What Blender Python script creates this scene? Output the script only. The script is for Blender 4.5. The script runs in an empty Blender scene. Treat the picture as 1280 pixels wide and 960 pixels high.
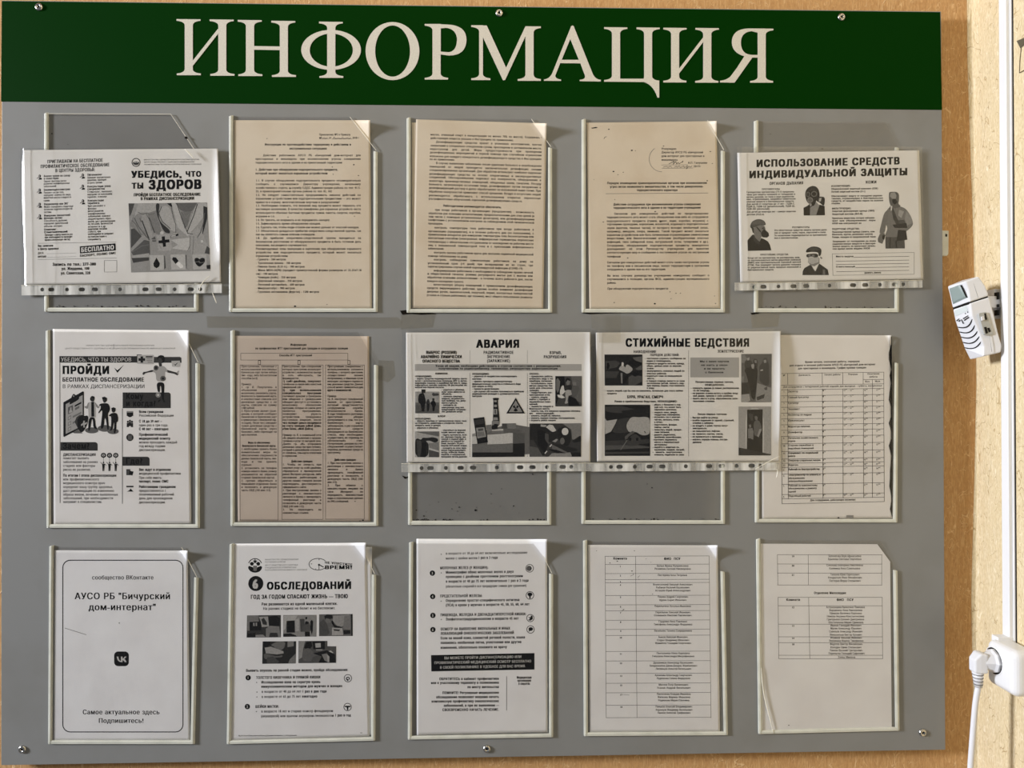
import bpy, bmesh, math, random
import numpy as np
from mathutils import Vector, Matrix
from mathutils.geometry import tessellate_polygon, delaunay_2d_cdt
random.seed(7)
SC = bpy.context.scene
COL = SC.collection

# ------------------------------------------------------------------ camera, light, exposure
FPX = 961.0                                   # focal length in pixels of the 1280x960 frame
ZC = 1.60                                     # height of the board's middle
AX_R = Vector((0.99959, -0.02870, -0.00260)).normalized()
AX_F = Vector((0.02872, 0.99957, 0.00545)).normalized()
AX_U = AX_R.cross(AX_F).normalized()
AX_R = AX_F.cross(AX_U).normalized()
CAM = Vector((0, 0, ZC)) - (AX_R * -0.05106 + AX_U * 0.00528 + AX_F * 1.22757)
cam = bpy.data.cameras.new('camera'); camo = bpy.data.objects.new('camera', cam); COL.objects.link(camo)
M = Matrix((AX_R, AX_U, -AX_F)).transposed().to_4x4(); M.translation = CAM
camo.matrix_world = M
cam.sensor_fit = 'HORIZONTAL'; cam.sensor_width = 36; cam.lens = 36 * FPX / 1280; cam.clip_start = 0.01
SC.camera = camo

w = bpy.data.worlds.new('room_light'); SC.world = w; w.use_nodes = True
nt = w.node_tree; bg = nt.nodes['Background']
geo = nt.nodes.new('ShaderNodeTexCoord'); sep = nt.nodes.new('ShaderNodeSeparateXYZ'); rmp = nt.nodes.new('ShaderNodeValToRGB')
mr = nt.nodes.new('ShaderNodeMapRange'); mr.inputs[1].default_value = -1; mr.inputs[2].default_value = 1
nt.links.new(geo.outputs['Generated'], sep.inputs[0]); nt.links.new(sep.outputs[2], mr.inputs[0]); nt.links.new(mr.outputs[0], rmp.inputs[0])
rmp.color_ramp.elements[0].color = (0.92, 0.99, 1.12, 1); rmp.color_ramp.elements[1].color = (0.96, 0.99, 1.06, 1)
nt.links.new(rmp.outputs[0], bg.inputs[0]); bg.inputs[1].default_value = 0.125

def area(name, loc, target, sx, sy, power, col):
    l = bpy.data.lights.new(name, 'AREA'); l.shape = 'RECTANGLE'; l.size = sx; l.size_y = sy; l.energy = power; l.color = col
    o = bpy.data.objects.new(name, l); COL.objects.link(o); o.location = loc
    o.rotation_euler = (Vector(target) - Vector(loc)).to_track_quat('-Z', 'Y').to_euler()
    return o
area('window_daylight', (-5.4, -1.78, ZC + 1.15), (0.2, 0, ZC), 0.75, 0.95, 455, (0.965, 0.98, 1.06))

area('warm_top_fill', (-0.1, -0.95, 2.72), (-0.1, -0.25, 1.95), 1.1, 0.5, 5.0, (1.0, 0.84, 0.58))  # added warm fill from above, makes the top of the board warmer

SC.view_settings.view_transform = 'Standard'; SC.view_settings.look = 'None'
SC.view_settings.gamma = 1.0; SC.view_settings.use_curve_mapping = False
SC.view_settings.exposure = 0.0

# ------------------------------------------------------------------ pixel <-> place helpers
_R, _U, _F, _C = (np.array(v) for v in (AX_R, AX_U, AX_F, CAM))
def rays(px, py):
    px = np.asarray(px, float); py = np.asarray(py, float)
    return _F[None] + ((px - 640) / FPX)[:, None] * _R[None] - ((py - 480) / FPX)[:, None] * _U[None]
def at_n(px, py, y):
    d = rays(px, py); t = (np.asarray(y, float) - _C[1]) / d[:, 1]
    return _C[None] + d * t[:, None]
def at(px, py, y=0.0):
    return Vector(at_n([px], [py], [y])[0])
def hit(px, py, p, n):
    d = Vector(rays([px], [py])[0]); return CAM + d * ((Vector(p) - CAM).dot(n) / d.dot(n))
WALL_Y = 0.018
XW = at(1221.5, 480, WALL_Y - 0.0045).x
def on_right(px, py, x=None):
    return hit(px, py, (XW if x is None else x, 0, 0), Vector((1, 0, 0)))

# ------------------------------------------------------------------ materials
def srgb(r, g, b):
    f = lambda c: ((c / 255 + 0.055) / 1.055) ** 2.4 if c > 10 else c / 3294.6
    return (f(r), f(g), f(b), 1)
def mat(name, col, rough=0.5, spec=0.4, metal=0.0, noise=None, bump=None, coat=0):
    m = bpy.data.materials.new(name); m.use_nodes = True; N = m.node_tree.nodes; L = m.node_tree.links
    b = N['Principled BSDF']; b.inputs['Base Color'].default_value = col; b.inputs['Roughness'].default_value = rough
    b.inputs['Specular IOR Level'].default_value = spec; b.inputs['Metallic'].default_value = metal
    b.inputs['Coat Weight'].default_value = coat
    tc = N.new('ShaderNodeTexCoord')
    if noise:                                  # (scale, other colour, from, to)
        n = N.new('ShaderNodeTexNoise'); n.inputs['Scale'].default_value = noise[0]; n.inputs['Detail'].default_value = 6
        r = N.new('ShaderNodeMapRange'); r.inputs[1].default_value = noise[2]; r.inputs[2].default_value = noise[3]
        x = N.new('ShaderNodeMix'); x.data_type = 'RGBA'; x.inputs[6].default_value = col; x.inputs[7].default_value = noise[1]
        L.new(tc.outputs['Object'], n.inputs['Vector']); L.new(n.outputs[0], r.inputs[0]); L.new(r.outputs[0], x.inputs[0]); L.new(x.outputs[2], b.inputs['Base Color'])
    if bump:                                   # (scale, strength, distance)
        n = N.new('ShaderNodeTexNoise'); n.inputs['Scale'].default_value = bump[0]; n.inputs['Detail'].default_value = 3
        u = N.new('ShaderNodeBump'); u.inputs['Strength'].default_value = bump[1]; u.inputs['Distance'].default_value = bump[2]
        L.new(tc.outputs['Object'], n.inputs['Vector']); L.new(n.outputs[0], u.inputs['Height']); L.new(u.outputs[0], b.inputs['Normal'])
    return m
def film_mat(name, tint, haze, rough, bump=None, hazecol=(0.8, 0.8, 0.78, 1), gloss=1.0, streak=None):
    m = bpy.data.materials.new(name); m.use_nodes = True; N = m.node_tree.nodes; L = m.node_tree.links
    N.clear(); out = N.new('ShaderNodeOutputMaterial')
    tr = N.new('ShaderNodeBsdfTransparent'); tr.inputs[0].default_value = tint
    gl = N.new('ShaderNodeBsdfGlossy'); gl.inputs['Roughness'].default_value = rough
    df = N.new('ShaderNodeBsdfDiffuse'); df.inputs[0].default_value = hazecol
    lw = N.new('ShaderNodeLayerWeight'); lw.inputs[0].default_value = 0.5      # Schlick: the same from either side of the film
    pw = N.new('ShaderNodeMath'); pw.operation = 'POWER'; pw.inputs[1].default_value = 5
    fr = N.new('ShaderNodeMath'); fr.operation = 'MULTIPLY_ADD'; fr.inputs[1].default_value = 0.90; fr.inputs[2].default_value = 0.045
    L.new(lw.outputs['Facing'], pw.inputs[0]); L.new(pw.outputs[0], fr.inputs[0])
    mu = N.new('ShaderNodeMath'); mu.operation = 'MULTIPLY'; mu.inputs[1].default_value = gloss
    m1 = N.new('ShaderNodeMixShader'); m1.inputs[0].default_value = haze
    m2 = N.new('ShaderNodeMixShader')
    L.new(tr.outputs[0], m1.inputs[1]); L.new(df.outputs[0], m1.inputs[2])
    L.new(fr.outputs[0], mu.inputs[0]); L.new(mu.outputs[0], m2.inputs[0]); L.new(m1.outputs[0], m2.inputs[1]); L.new(gl.outputs[0], m2.inputs[2])
    L.new(m2.outputs[0], out.inputs[0])
    if streak:                                 # uneven cloudiness of crinkled film
        tc = N.new('ShaderNodeTexCoord'); mp = N.new('ShaderNodeMapping'); mp.inputs['Scale'].default_value = (1, 1, 0.12)
        n = N.new('ShaderNodeTexNoise'); n.inputs['Scale'].default_value = streak[0]; n.inputs['Detail'].default_value = 3
        r = N.new('ShaderNodeMapRange'); r.inputs[1].default_value = 0.38; r.inputs[2].default_value = 0.66; r.inputs[3].default_value = streak[1]; r.inputs[4].default_value = streak[2]
        L.new(tc.outputs['Object'], mp.inputs[0]); L.new(mp.outputs[0], n.inputs['Vector']); L.new(n.outputs[0], r.inputs[0]); L.new(r.outputs[0], m1.inputs[0])
    if bump:
        tc = N.new('ShaderNodeTexCoord'); mp = N.new('ShaderNodeMapping'); mp.inputs['Scale'].default_value = bump[3]
        n = N.new('ShaderNodeTexNoise'); n.inputs['Scale'].default_value = bump[0]; n.inputs['Detail'].default_value = 2
        u = N.new('ShaderNodeBump'); u.inputs['Strength'].default_value = bump[1]; u.inputs['Distance'].default_value = bump[2]
        L.new(tc.outputs['Object'], mp.inputs[0]); L.new(mp.outputs[0], n.inputs['Vector']); L.new(n.outputs[0], u.inputs['Height']); L.new(u.outputs[0], gl.inputs['Normal'])
    return m
def wallpaper(name, base, fib, dark, vscale, fib_hi):
    m = bpy.data.materials.new(name); m.use_nodes = True; N = m.node_tree.nodes; L = m.node_tree.links
    b = N['Principled BSDF']; b.inputs['Roughness'].default_value = 0.75; b.inputs['Specular IOR Level'].default_value = 0.25
    tc = N.new('ShaderNodeTexCoord')
    def noise(sc, scale, det=4, dist=0.0):
        mp = N.new('ShaderNodeMapping'); mp.inputs['Scale'].default_value = sc
        n = N.new('ShaderNodeTexNoise'); n.inputs['Scale'].default_value = scale; n.inputs['Detail'].default_value = det; n.inputs['Distortion'].default_value = dist
        L.new(tc.outputs['Object'], mp.inputs[0]); L.new(mp.outputs[0], n.inputs['Vector']); return n.outputs[0]
    def rng(s, a, bb, c=0, d=1):
        r = N.new('ShaderNodeMapRange'); r.inputs[1].default_value = a; r.inputs[2].default_value = bb; r.inputs[3].default_value = c; r.inputs[4].default_value = d
        L.new(s, r.inputs[0]); return r.outputs[0]
    def mix(f, a, bb):
        x = N.new('ShaderNodeMix'); x.data_type = 'RGBA'; L.new(f, x.inputs[0])
        for i, v in ((6, a), (7, bb)):
            if isinstance(v, tuple): x.inputs[i].default_value = v
            else: L.new(v, x.inputs[i])
        return x.outputs[2]
    def math2(op, a, v):
        x = N.new('ShaderNodeMath'); x.operation = op; L.new(a, x.inputs[0])
        if isinstance(v, (int, float)): x.inputs[1].default_value = v
        else: L.new(v, x.inputs[1])
        return x.outputs[0]
    grain = noise((1, 1, 0.4), 420, 3)
    c = mix(rng(grain, 0.36, 0.68), base, dark)
    streak = noise((9, 9, 0.7), 70, 3); c = mix(math2('MULTIPLY', rng(streak, 0.5, 0.66), 0.35), c, dark); c = mix(math2('MULTIPLY', rng(streak, 0.46, 0.34), 0.28), c, fib_hi)
    # short curved straws: thin ridges of a distorted noise, broken up by another one
    r1 = math2('ABSOLUTE', math2('SUBTRACT', noise((1, 1, 0.55), vscale, 1, 1.6), 0.5), 0)
    straw = rng(r1, 0.011, 0.0)
    gate = rng(noise((1, 1, 1), vscale * 1.2, 2), 0.46, 0.50)
    st = math2('MULTIPLY', straw, gate)
    c = mix(st, c, fib)
    r2 = math2('ABSOLUTE', math2('SUBTRACT', noise((1, 1, 0.3), vscale * 2.3, 1, 0.8), 0.5), 0)
    st2 = math2('MULTIPLY', rng(r2, 0.012, 0.0), rng(noise((1, 1, 1), vscale * 2, 2), 0.45, 0.50))
    c = mix(math2('MULTIPLY', st2, 0.7), c, fib_hi)
    L.new(c, b.inputs['Base Color'])
    u = N.new('ShaderNodeBump'); u.inputs['Strength'].default_value = 0.5; u.inputs['Distance'].default_value = 0.0012
    h = math2('ADD', math2('MULTIPLY', grain, 0.6), st); L.new(h, u.inputs['Height']); L.new(u.outputs[0], b.inputs['Normal'])
    return m
def ink_mat(name, noise=0.0):
    m = bpy.data.materials.new(name); m.use_nodes = True; N = m.node_tree.nodes; L = m.node_tree.links
    b = N['Principled BSDF']; b.inputs['Roughness'].default_value = 0.7; b.inputs['Specular IOR Level'].default_value = 0.03
    a = N.new('ShaderNodeAttribute'); a.attribute_name = 'ink'
    if noise:
        tc = N.new('ShaderNodeTexCoord'); n = N.new('ShaderNodeTexNoise'); n.inputs['Scale'].default_value = 420; n.inputs['Detail'].default_value = 5
        r = N.new('ShaderNodeMapRange'); r.inputs[1].default_value = 0.3; r.inputs[2].default_value = 0.7; r.inputs[3].default_value = 1 - noise; r.inputs[4].default_value = 1 + noise
        x = N.new('ShaderNodeMix'); x.data_type = 'RGBA'; x.blend_type = 'MULTIPLY'; x.inputs[0].default_value = 1
        L.new(tc.outputs['Object'], n.inputs['Vector']); L.new(n.outputs[0], r.inputs[0]); L.new(a.outputs['Color'], x.inputs[6]); L.new(r.outputs[0], x.inputs[7]); L.new(x.outputs[2], b.inputs['Base Color'])
    else: L.new(a.outputs['Color'], b.inputs['Base Color'])
    return m
GREY = mat('grey_plastic_panel', srgb(133, 134, 132), 0.42, 0.35, noise=(9, srgb(126, 126, 122), 0.45, 0.75), bump=(900, 0.03, 0.0004))
GREEN = mat('green_vinyl', srgb(0, 46, 0), 0.6, 0.04)
CREAM = mat('cream_vinyl_letters', srgb(216, 212, 199), 0.5, 0.3, noise=(700, srgb(202, 198, 185), 0.4, 0.6))
STRIP = mat('cream_edge_strip', srgb(218, 219, 207), 0.35, 0.45, noise=(40, srgb(204, 205, 192), 0.45, 0.7))
STEEL = mat('steel_screw', srgb(200, 198, 192), 0.25, 0.5, 1.0)
DARK = mat('dark_recess', srgb(22, 20, 18), 0.6, 0.2)
WHITE = mat('white_plastic', srgb(224, 225, 227), 0.35, 0.45)
WHITE2 = mat('white_cable_plastic', srgb(232, 233, 233), 0.3, 0.45)
EDGE = mat('clear_plastic_edge', srgb(230, 226, 210), 0.25, 0.6)
DIRT = mat('dry_dirt', srgb(24, 20, 15), 0.9, 0.1)
FILM = film_mat('pocket_film', (0.89, 0.885, 0.88, 1), 0.008, 0.07, (6, 0.25, 0.002, (1, 1, 1)))
SLEEVE = film_mat('sleeve_film', (0.975, 0.975, 0.97, 1), 0.008, 0.10, (14, 0.6, 0.004, (1, 1, 0.35)))
PUNCH = film_mat('punched_strip_film', (0.92, 0.92, 0.90, 1), 0.42, 0.12, (30, 0.8, 0.004, (1, 1, 0.15)), (0.80, 0.80, 0.76, 1), 1.0, (75, 0.22, 0.85))
TAPE = film_mat('clear_tape', (0.94, 0.925, 0.885, 1), 0.03, 0.25, (60, 0.5, 0.002, (1, 1, 1)), (0.5, 0.47, 0.42, 1))
INK = ink_mat('printer_ink'); PHOTO = ink_mat('printed_photo', 0.12)
WALLP = wallpaper('straw_wallpaper', srgb(206, 162, 108), srgb(234, 198, 148), srgb(190, 145, 94), 38, srgb(240, 208, 158))
WALLR = wallpaper('straw_wallpaper_lit_side', srgb(226, 209, 170), srgb(180, 152, 106), srgb(208, 188, 146), 38, srgb(246, 236, 210))  # same paper, paler: the side wall's window light is put into its colour
def paper(name, c, d):
    return mat(name, srgb(*c), 0.6, 0.25, noise=(14, srgb(*d), 0.42, 0.72), bump=(16, 0.35, 0.003))
P_OLD = paper('aged_tan_paper', (234, 222, 201), (225, 210, 186))
P_OLD2 = paper('aged_pinkish_paper', (206, 192, 176), (196, 180, 164))
P_WHITE = paper('white_office_paper', (240, 238, 234), (232, 229, 224))
P_SLEEVE = paper('white_poster_paper', (217, 215, 210), (209, 206, 200))
P_COOL = paper('cool_white_paper', (243, 243, 242), (235, 234, 233))

# ------------------------------------------------------------------ mesh helpers
def link(name, verts, faces, material, parent=None, smooth=False):
    me = bpy.data.meshes.new(name); me.from_pydata([tuple(v) for v in verts], [], [tuple(f) for f in faces]); me.update()
    if material: me.materials.append(material)
    o = bpy.data.objects.new(name, me); COL.objects.link(o)
    if smooth: me.polygons.foreach_set('use_smooth', [True] * len(me.polygons))
    if parent: o.parent = parent; o.matrix_parent_inverse = parent.matrix_world.inverted()
    return o
def root(name, label, cat, loc, group=None):
    o = bpy.data.objects.new(name, None); COL.objects.link(o); o.location = loc; o.empty_display_size = 0.02
    o['label'] = label; o['category'] = cat
    if group: o['group'] = group
    bpy.context.view_layer.update(); return o
def tag(o, label, cat, group=None, kind=None):
    if label: o['label'] = label
    if cat: o['category'] = cat
    if group: o['group'] = group
    if kind: o['kind'] = kind
    return o
def box_vf(a, b):
    (x0, y0, z0), (x1, y1, z1) = a, b
    v = [(x0, y0, z0), (x1, y0, z0), (x1, y1, z0), (x0, y1, z0), (x0, y0, z1), (x1, y0, z1), (x1, y1, z1), (x0, y1, z1)]
    return v, [(3, 2, 1, 0), (4, 5, 6, 7), (0, 1, 5, 4), (1, 2, 6, 5), (2, 3, 7, 6), (3, 0, 4, 7)]
def bevel(o, wd, seg=2):
    m = o.modifiers.new('bevel', 'BEVEL'); m.width = wd; m.segments = seg; m.limit_method = 'ANGLE'; m.angle_limit = math.radians(35); return o
def box(name, a, b, material, parent=None, bev=0, seg=2):
    v, f = box_vf(a, b); o = link(name, v, f, material, parent)
    return bevel(o, bev, seg) if bev else o
def _wind(p, L):
    n = 0
    for (x0, y0), (x1, y1) in zip(L, L[1:] + L[:1]):
        if (y0 > p[1]) != (y1 > p[1]) and p[0] < (x1 - x0) * (p[1] - y0) / (y1 - y0) + x0: n += 1 if y1 > y0 else -1
    return n
def prism(name, poly, y0, y1, material, parent=None, bev=0, holes=()):
    """polygon in photo pixels laid on plane y=y0 and given thickness to y1 (world y)"""
    loops = [list(poly)] + [list(h) for h in holes]
    flat = [p for l in loops for p in l]; n = len(flat)
    if holes:
        E = []; s = 0
        for l in loops: E += [(s + i, s + (i + 1) % len(l)) for i in range(len(l))]; s += len(l)
        v2, _, f2, *_r = delaunay_2d_cdt([Vector(p[:2]) for p in flat], E, [], 0, 1e-6); tris = []
        for t in f2:
            c = [sum(v2[i][k] for i in t) / 3 for k in (0, 1)]
            if _wind(c, loops[0]) and not any(_wind(c, h) for h in loops[1:]): tris.append(tuple(t))
    else: tris = tessellate_polygon([[Vector((p[0], p[1], 0)) for p in l] for l in loops])
    F = at_n([p[0] for p in flat], [p[1] for p in flat], np.full(n, y0)); B = F.copy(); B[:, 1] = y1
    faces = []
    for t in tris:
        a, b, c = (Vector((flat[i][0], flat[i][1], 0)) for i in t)
        if (b - a).cross(c - a).z < 0: t = (t[0], t[2], t[1])
        faces += [tuple(reversed(t)), tuple(i + n for i in t)]
    s = 0
    for l in loops:
        m = len(l)
        for i in range(m):
            j = (i + 1) % m; faces.append((s + i, s + j, s + j + n, s + i + n))
        s += m
    o = link(name, list(F) + list(B), faces, material, parent)
    bm = bmesh.new(); bm.from_mesh(o.data); bmesh.ops.recalc_face_normals(bm, faces=bm.faces); bm.to_mesh(o.data); bm.free()
    return bevel(o, bev) if bev else o
def tube_vf(pts, rad, seg=12):
    pts = [Vector(p) for p in pts]; rad = rad if isinstance(rad, (list, tuple)) else [rad] * len(pts)
    V, F = [], []; up = Vector((0, 0, 1)); prev = None
    for i, p in enumerate(pts):
        d = (pts[min(i + 1, len(pts) - 1)] - pts[max(i - 1, 0)]).normalized()
        if prev is None:
            a = d.cross(up if abs(d.z) < 0.9 else Vector((0, 1, 0))).normalized()
        else: a = (prev - d * prev.dot(d)).normalized()
        prev = a; b = d.cross(a)
        for k in range(seg):
            t = 2 * math.pi * k / seg; V.append(p + (a * math.cos(t) + b * math.sin(t)) * rad[i])
        if i:
            for k in range(seg):
                k2 = (k + 1) % seg; F.append(((i - 1) * seg + k, (i - 1) * seg + k2, i * seg + k2, i * seg + k))
    F.append(tuple(reversed(range(seg)))); F.append(tuple(range((len(pts) - 1) * seg, len(pts) * seg)))
    return V, F
def tube(name, pts, rad, material, parent=None, seg=12):
    v, f = tube_vf(pts, rad, seg); o = link(name, v, f, material, parent, True)
    bm = bmesh.new(); bm.from_mesh(o.data); bmesh.ops.recalc_face_normals(bm, faces=bm.faces); bm.to_mesh(o.data); bm.free(); return o
def arc(cx, cy, rx, ry, a0, a1, n=16):
    return [(cx + rx * math.cos(math.radians(a0 + (a1 - a0) * i / n)), cy + ry * math.sin(math.radians(a0 + (a1 - a0) * i / n))) for i in range(n + 1)]
def bez(p0, p1, p2, n=8):
    return [((1 - t) ** 2 * p0[0] + 2 * t * (1 - t) * p1[0] + t * t * p2[0], (1 - t) ** 2 * p0[1] + 2 * t * (1 - t) * p1[1] + t * t * p2[1]) for t in [i / n for i in range(n + 1)]]

def smooth(P, k=6):
    out = []
    for i in range(len(P) - 1):
        a_, b_, c_, d_ = P[max(i - 1, 0)], P[i], P[i + 1], P[min(i + 2, len(P) - 1)]
        for j in range(k):
            t_ = j / k; out.append(0.5 * ((2 * b_) + (c_ - a_) * t_ + (2 * a_ - 5 * b_ + 4 * c_ - d_) * t_ ** 2 + (3 * b_ - a_ - 3 * c_ + d_) * t_ ** 3))
    return out + [P[-1]]

# ------------------------------------------------------------------ lettering: glyph outlines of the built-in font, laid out as meshes
_gc = {}; _tc = bpy.data.curves.new('glyph', 'FONT'); _tc.resolution_u = 2; _to = bpy.data.objects.new('glyph', _tc); COL.objects.link(_to)
_tc.fill_mode = 'NONE'
def _loops(body):
    _tc.body = body; bpy.context.view_layer.update()
    e = _to.evaluated_get(bpy.context.evaluated_depsgraph_get()); me = e.to_mesh()
    co = [tuple(v.co[:2]) for v in me.vertices]; nx = {}
    for a, b in (tuple(d.vertices) for d in me.edges): nx.setdefault(a, []).append(b); nx.setdefault(b, []).append(a)
    e.to_mesh_clear(); seen = set(); out = []
    for s in range(len(co)):                      # vertices run along each outline in order
        if s in seen: continue
        L = [s]; seen.add(s); c = s
        while True:
            n = [k for k in nx.get(c, []) if k not in seen]
            if not n: break
            c = (c + 1) if (c + 1) in n else n[0]; seen.add(c); L.append(c)
        out.append([co[i] for i in L])
    return out
def _fill(body):
    """outlines may overlap or cross themselves: triangulate all, keep what lies inside by the non-zero rule"""
    Ls = [L for L in _loops(body) if len(L) > 2]
    if not Ls: return np.zeros((0, 3)), []
    P, E = [], []
    for L in Ls:
        s = len(P); P += [Vector(q) for q in L]; E += [(s + i, s + (i + 1) % len(L)) for i in range(len(L))]
    v, _, f, *_r = delaunay_2d_cdt(P, E, [], 0, 1e-5)
    F = []
    for t in f:
        c = [sum(v[i][k] for i in t) / len(t) for k in (0, 1)]
        if sum(_wind(c, L) for L in Ls): F.append(tuple(t))
    return np.array([(q[0], q[1], 0) for q in v]), F
_xmax = lambda b: max(p[0] for l in _loops(b) for p in l)
_bar = _xmax('|')
def glyph(ch, off):
    k = (ch, off)
    if k not in _gc:
        if (ch, 0) not in _gc: _gc[(ch, 0)] = (*_fill(ch), _xmax(ch + '|') - _bar) if ch != ' ' else (np.zeros((0, 3)), [], 0.30)
        v, f, adv = _gc[(ch, 0)]
        if off > 0.001 and len(v):                # heavier weights: the outline struck again slightly to every side
            n = len(v); e = off * 0.42; zl = v[:, 2].max() + 1; sh = [(0, 0), (-off, e), (off, e), (-off, -e), (off, -e)] if off > 0.046 else [(-off, 0), (off, 0)]
            f = [tuple(i + q * n for i in t) for q in range(len(sh)) for t in f]; v = np.vstack([v + np.array((*d, q * zl)) for q, d in enumerate(sh)])
        _gc[k] = (v, f, adv + off * 1.6)
    return _gc[k]
def g2l(g):
    c = g / 99.0 * 0.92; return ((c + 0.055) / 1.055) ** 2.4 if c > 0.04 else c / 12.92

def soft(p):
    for _ in range(2):
        p = [((a[0] * w + b[0] * (1 - w)), (a[1] * w + b[1] * (1 - w))) for a, b in zip(p, p[1:] + p[:1]) for w in (0.78, 0.22)]
    return p
class Sheet:
    def __init__(s, quad, d, material, view, parent, curl=None, bend=None, h=20, sl=0.0, outline=None, fmax=1.06):
        """quad: TL,TR,BR,BL in view units; d: metres in front of the board; curl: (p1,p2,raise,power) lifts what lies beyond the line p1-p2"""
        s.view(*view); s.d = d; s.n = 0; s.h = h; s.sl = sl; s.parent = parent; s.parts = {}; s.cur = 'printed_text'; s.fmax = fmax; s.b = 0.038
        s.quad = [s.P(*q) for q in quad]; s.curl = []; s.bend = bend
        for c in (curl or []): s.curl.append((s.P(*c[0]), s.P(*c[1]), c[2], c[3]))
        if outline:
            poly = [s.P(*q) for q in outline]
            s.o = prism('paper', poly, -d, -d + 0.0002, material, parent); return
        nu, nv = (130 if bend else 60), 60; (a, b, c, e) = [np.array(q) for q in s.quad]
        U, W = np.meshgrid(np.linspace(0, 1, nu + 1), np.linspace(0, 1, nv + 1))
        U = U.ravel()[:, None]; W = W.ravel()[:, None]
        P = (1 - W) * ((1 - U) * a + U * b) + W * ((1 - U) * e + U * c)
        V = s.world(P, 0)
        F = [(i * (nu + 1) + j, (i + 1) * (nu + 1) + j, (i + 1) * (nu + 1) + j + 1, i * (nu + 1) + j + 1) for i in range(nv) for j in range(nu)]
        s.o = link('paper', V, F, material, parent, True)
        m = s.o.modifiers.new('thickness', 'SOLIDIFY'); m.thickness = 0.0002; m.offset = -1
    def view(s, x0, y0, sc): s.v = (x0, y0, sc); return s
    def P(s, x, y): return (s.v[0] + x / s.v[2], s.v[1] + y / s.v[2])
    def lift(s, P):
        r = np.zeros(len(P))
        for p1, p2, mx, pw in s.curl:
            p1, p2 = np.array(p1), np.array(p2); t = p2 - p1; n = np.array((t[1], -t[0])) / np.hypot(*t)
            dist = (P - p1) @ n; cor = (np.array(s.quad[1]) - p1) @ n
            if cor < 0: dist, cor = -dist, -cor
            r += mx * np.clip(dist / cor, 0, 1.3) ** pw
        if s.bend:
            x0, x1, y0, y1, mx = s.bend
            u = np.clip((P[:, 0] - x0) / (x1 - x0), 0, 1.2); v = np.clip((P[:, 1] - y0) / max(y1 - y0, 1), 0, 1)
            r += mx * u ** 2 * np.sin(np.clip(v * 1.1 + 0.05, 0, 1) * math.pi) ** 0.5
        return r
    def world(s, P, l):
        P = np.asarray(P, float); return at_n(P[:, 0], P[:, 1], -(s.d + s.lift(P) + l))
    def acc(s): return s.parts.setdefault(s.cur, [[], [], [], 0])
    def begin(s, name):
        i = 0; k = name
        while k in s.parts: i += 1; k = f'{name}.{i:03d}'
        s.cur = k; return s
    def to(s, name): s.cur = name; return s
    def add(s, V, F, g):
        """V in view units"""
        a = s.acc(); s.n += 1; V = np.asarray(V, float); P = np.column_stack((s.v[0] + V[:, 0] / s.v[2], s.v[1] + V[:, 1] / s.v[2]))
        a[0].append(s.world(P, 0.00004 + s.n * 0.0000012 + (V[:, 2] * 0.0000006 if V.shape[1] > 2 else 0))); a[1] += [tuple(i + a[3] for i in f) for f in F]
        a[2].append(np.full(len(V), g2l(g))); a[3] += len(V)
    def poly(s, g, pts): s.add(pts, [tuple(range(len(pts)))], g); return s
    def rect(s, g, x0, y0, x1, y1, sl=0): k = sl * (x1 - x0) / 2; return s.poly(g, [(x0, y0 - k), (x1, y0 + k), (x1, y1 + k), (x0, y1 - k)])
    def ell(s, g, cx, cy, rx, ry=None, n=24): return s.poly(g, arc(cx, cy, rx, ry or rx, 0, 360 * (n - 1) / n, n - 1))
    def ring(s, g, cx, cy, rx, ry, w, n=28, a0=0, a1=360):
        o = arc(cx, cy, rx, ry, a0, a1, n); i = arc(cx, cy, rx - w, ry - w, a0, a1, n)
        s.add(o + i, [(k, k + 1, n + 2 + k, n + 1 + k) for k in range(n)], g); return s
    def line(s, g, w, *xy):
        p = [Vector((xy[i], xy[i + 1])) for i in range(0, len(xy), 2)]
        V, F = [], []
        for a, b in zip(p, p[1:]):
            t = (b - a).normalized() * (w / 2); n = Vector((-t.y, t.x)); i = len(V)
            V += [a - t + n, b + t + n, b + t - n, a - t - n]; F.append((i, i + 1, i + 2, i + 3))
        s.add(V, F, g); return s
    def frame(s, g, w, x0, y0, x1, y1, sl=0):
        k = sl * (x1 - x0) / 2; return s.line(g, w, x0, y0 - k, x1, y0 + k, x1, y1 + k, x0, y1 - k, x0, y0 - k)
    def rframe(s, g, w, x0, y0, x1, y1, r):
        o = arc(x1 - r, y0 + r, r, r, -90, 0, 6) + arc(x1 - r, y1 - r, r, r, 0, 90, 6) + arc(x0 + r, y1 - r, r, r, 90, 180, 6) + arc(x0 + r, y0 + r, r, r, 180, 270, 6)
        r2 = r - w; i = arc(x1 - r, y0 + r, r2, r2, -90, 0, 6) + arc(x1 - r, y1 - r, r2, r2, 0, 90, 6) + arc(x0 + r, y1 - r, r2, r2, 90, 180, 6) + arc(x0 + r, y0 + r, r2, r2, 180, 270, 6)
        n = len(o); s.add(o + i, [(k, (k + 1) % n, n + (k + 1) % n, n + k) for k in range(n)], g); return s
    def text(s, t, x0, x1, y, h=None, b=None, g=2, sl=None, it=0.0, caps=None, stretch=None):
        b = s.b if b is None else b; h = h or s.h; sl = s.sl if sl is None else sl; k = h / 0.728
        G = [glyph(c, b) for c in t]; nat = sum(q[2] for q in G) * k; tgt = x1 - x0; sp = t.count(' ')
        f = tgt / nat; ext = 0.0
        if sp and f > s.fmax and not stretch:
            f = s.fmax; ext = (tgt - nat * f) / sp
        if caps is None: caps = t.upper() == t
        base = h / 2 if caps else h * 0.36
        X = 0.0; V, F, n = [], [], 0; xm = (x0 + x1) / 2
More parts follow.
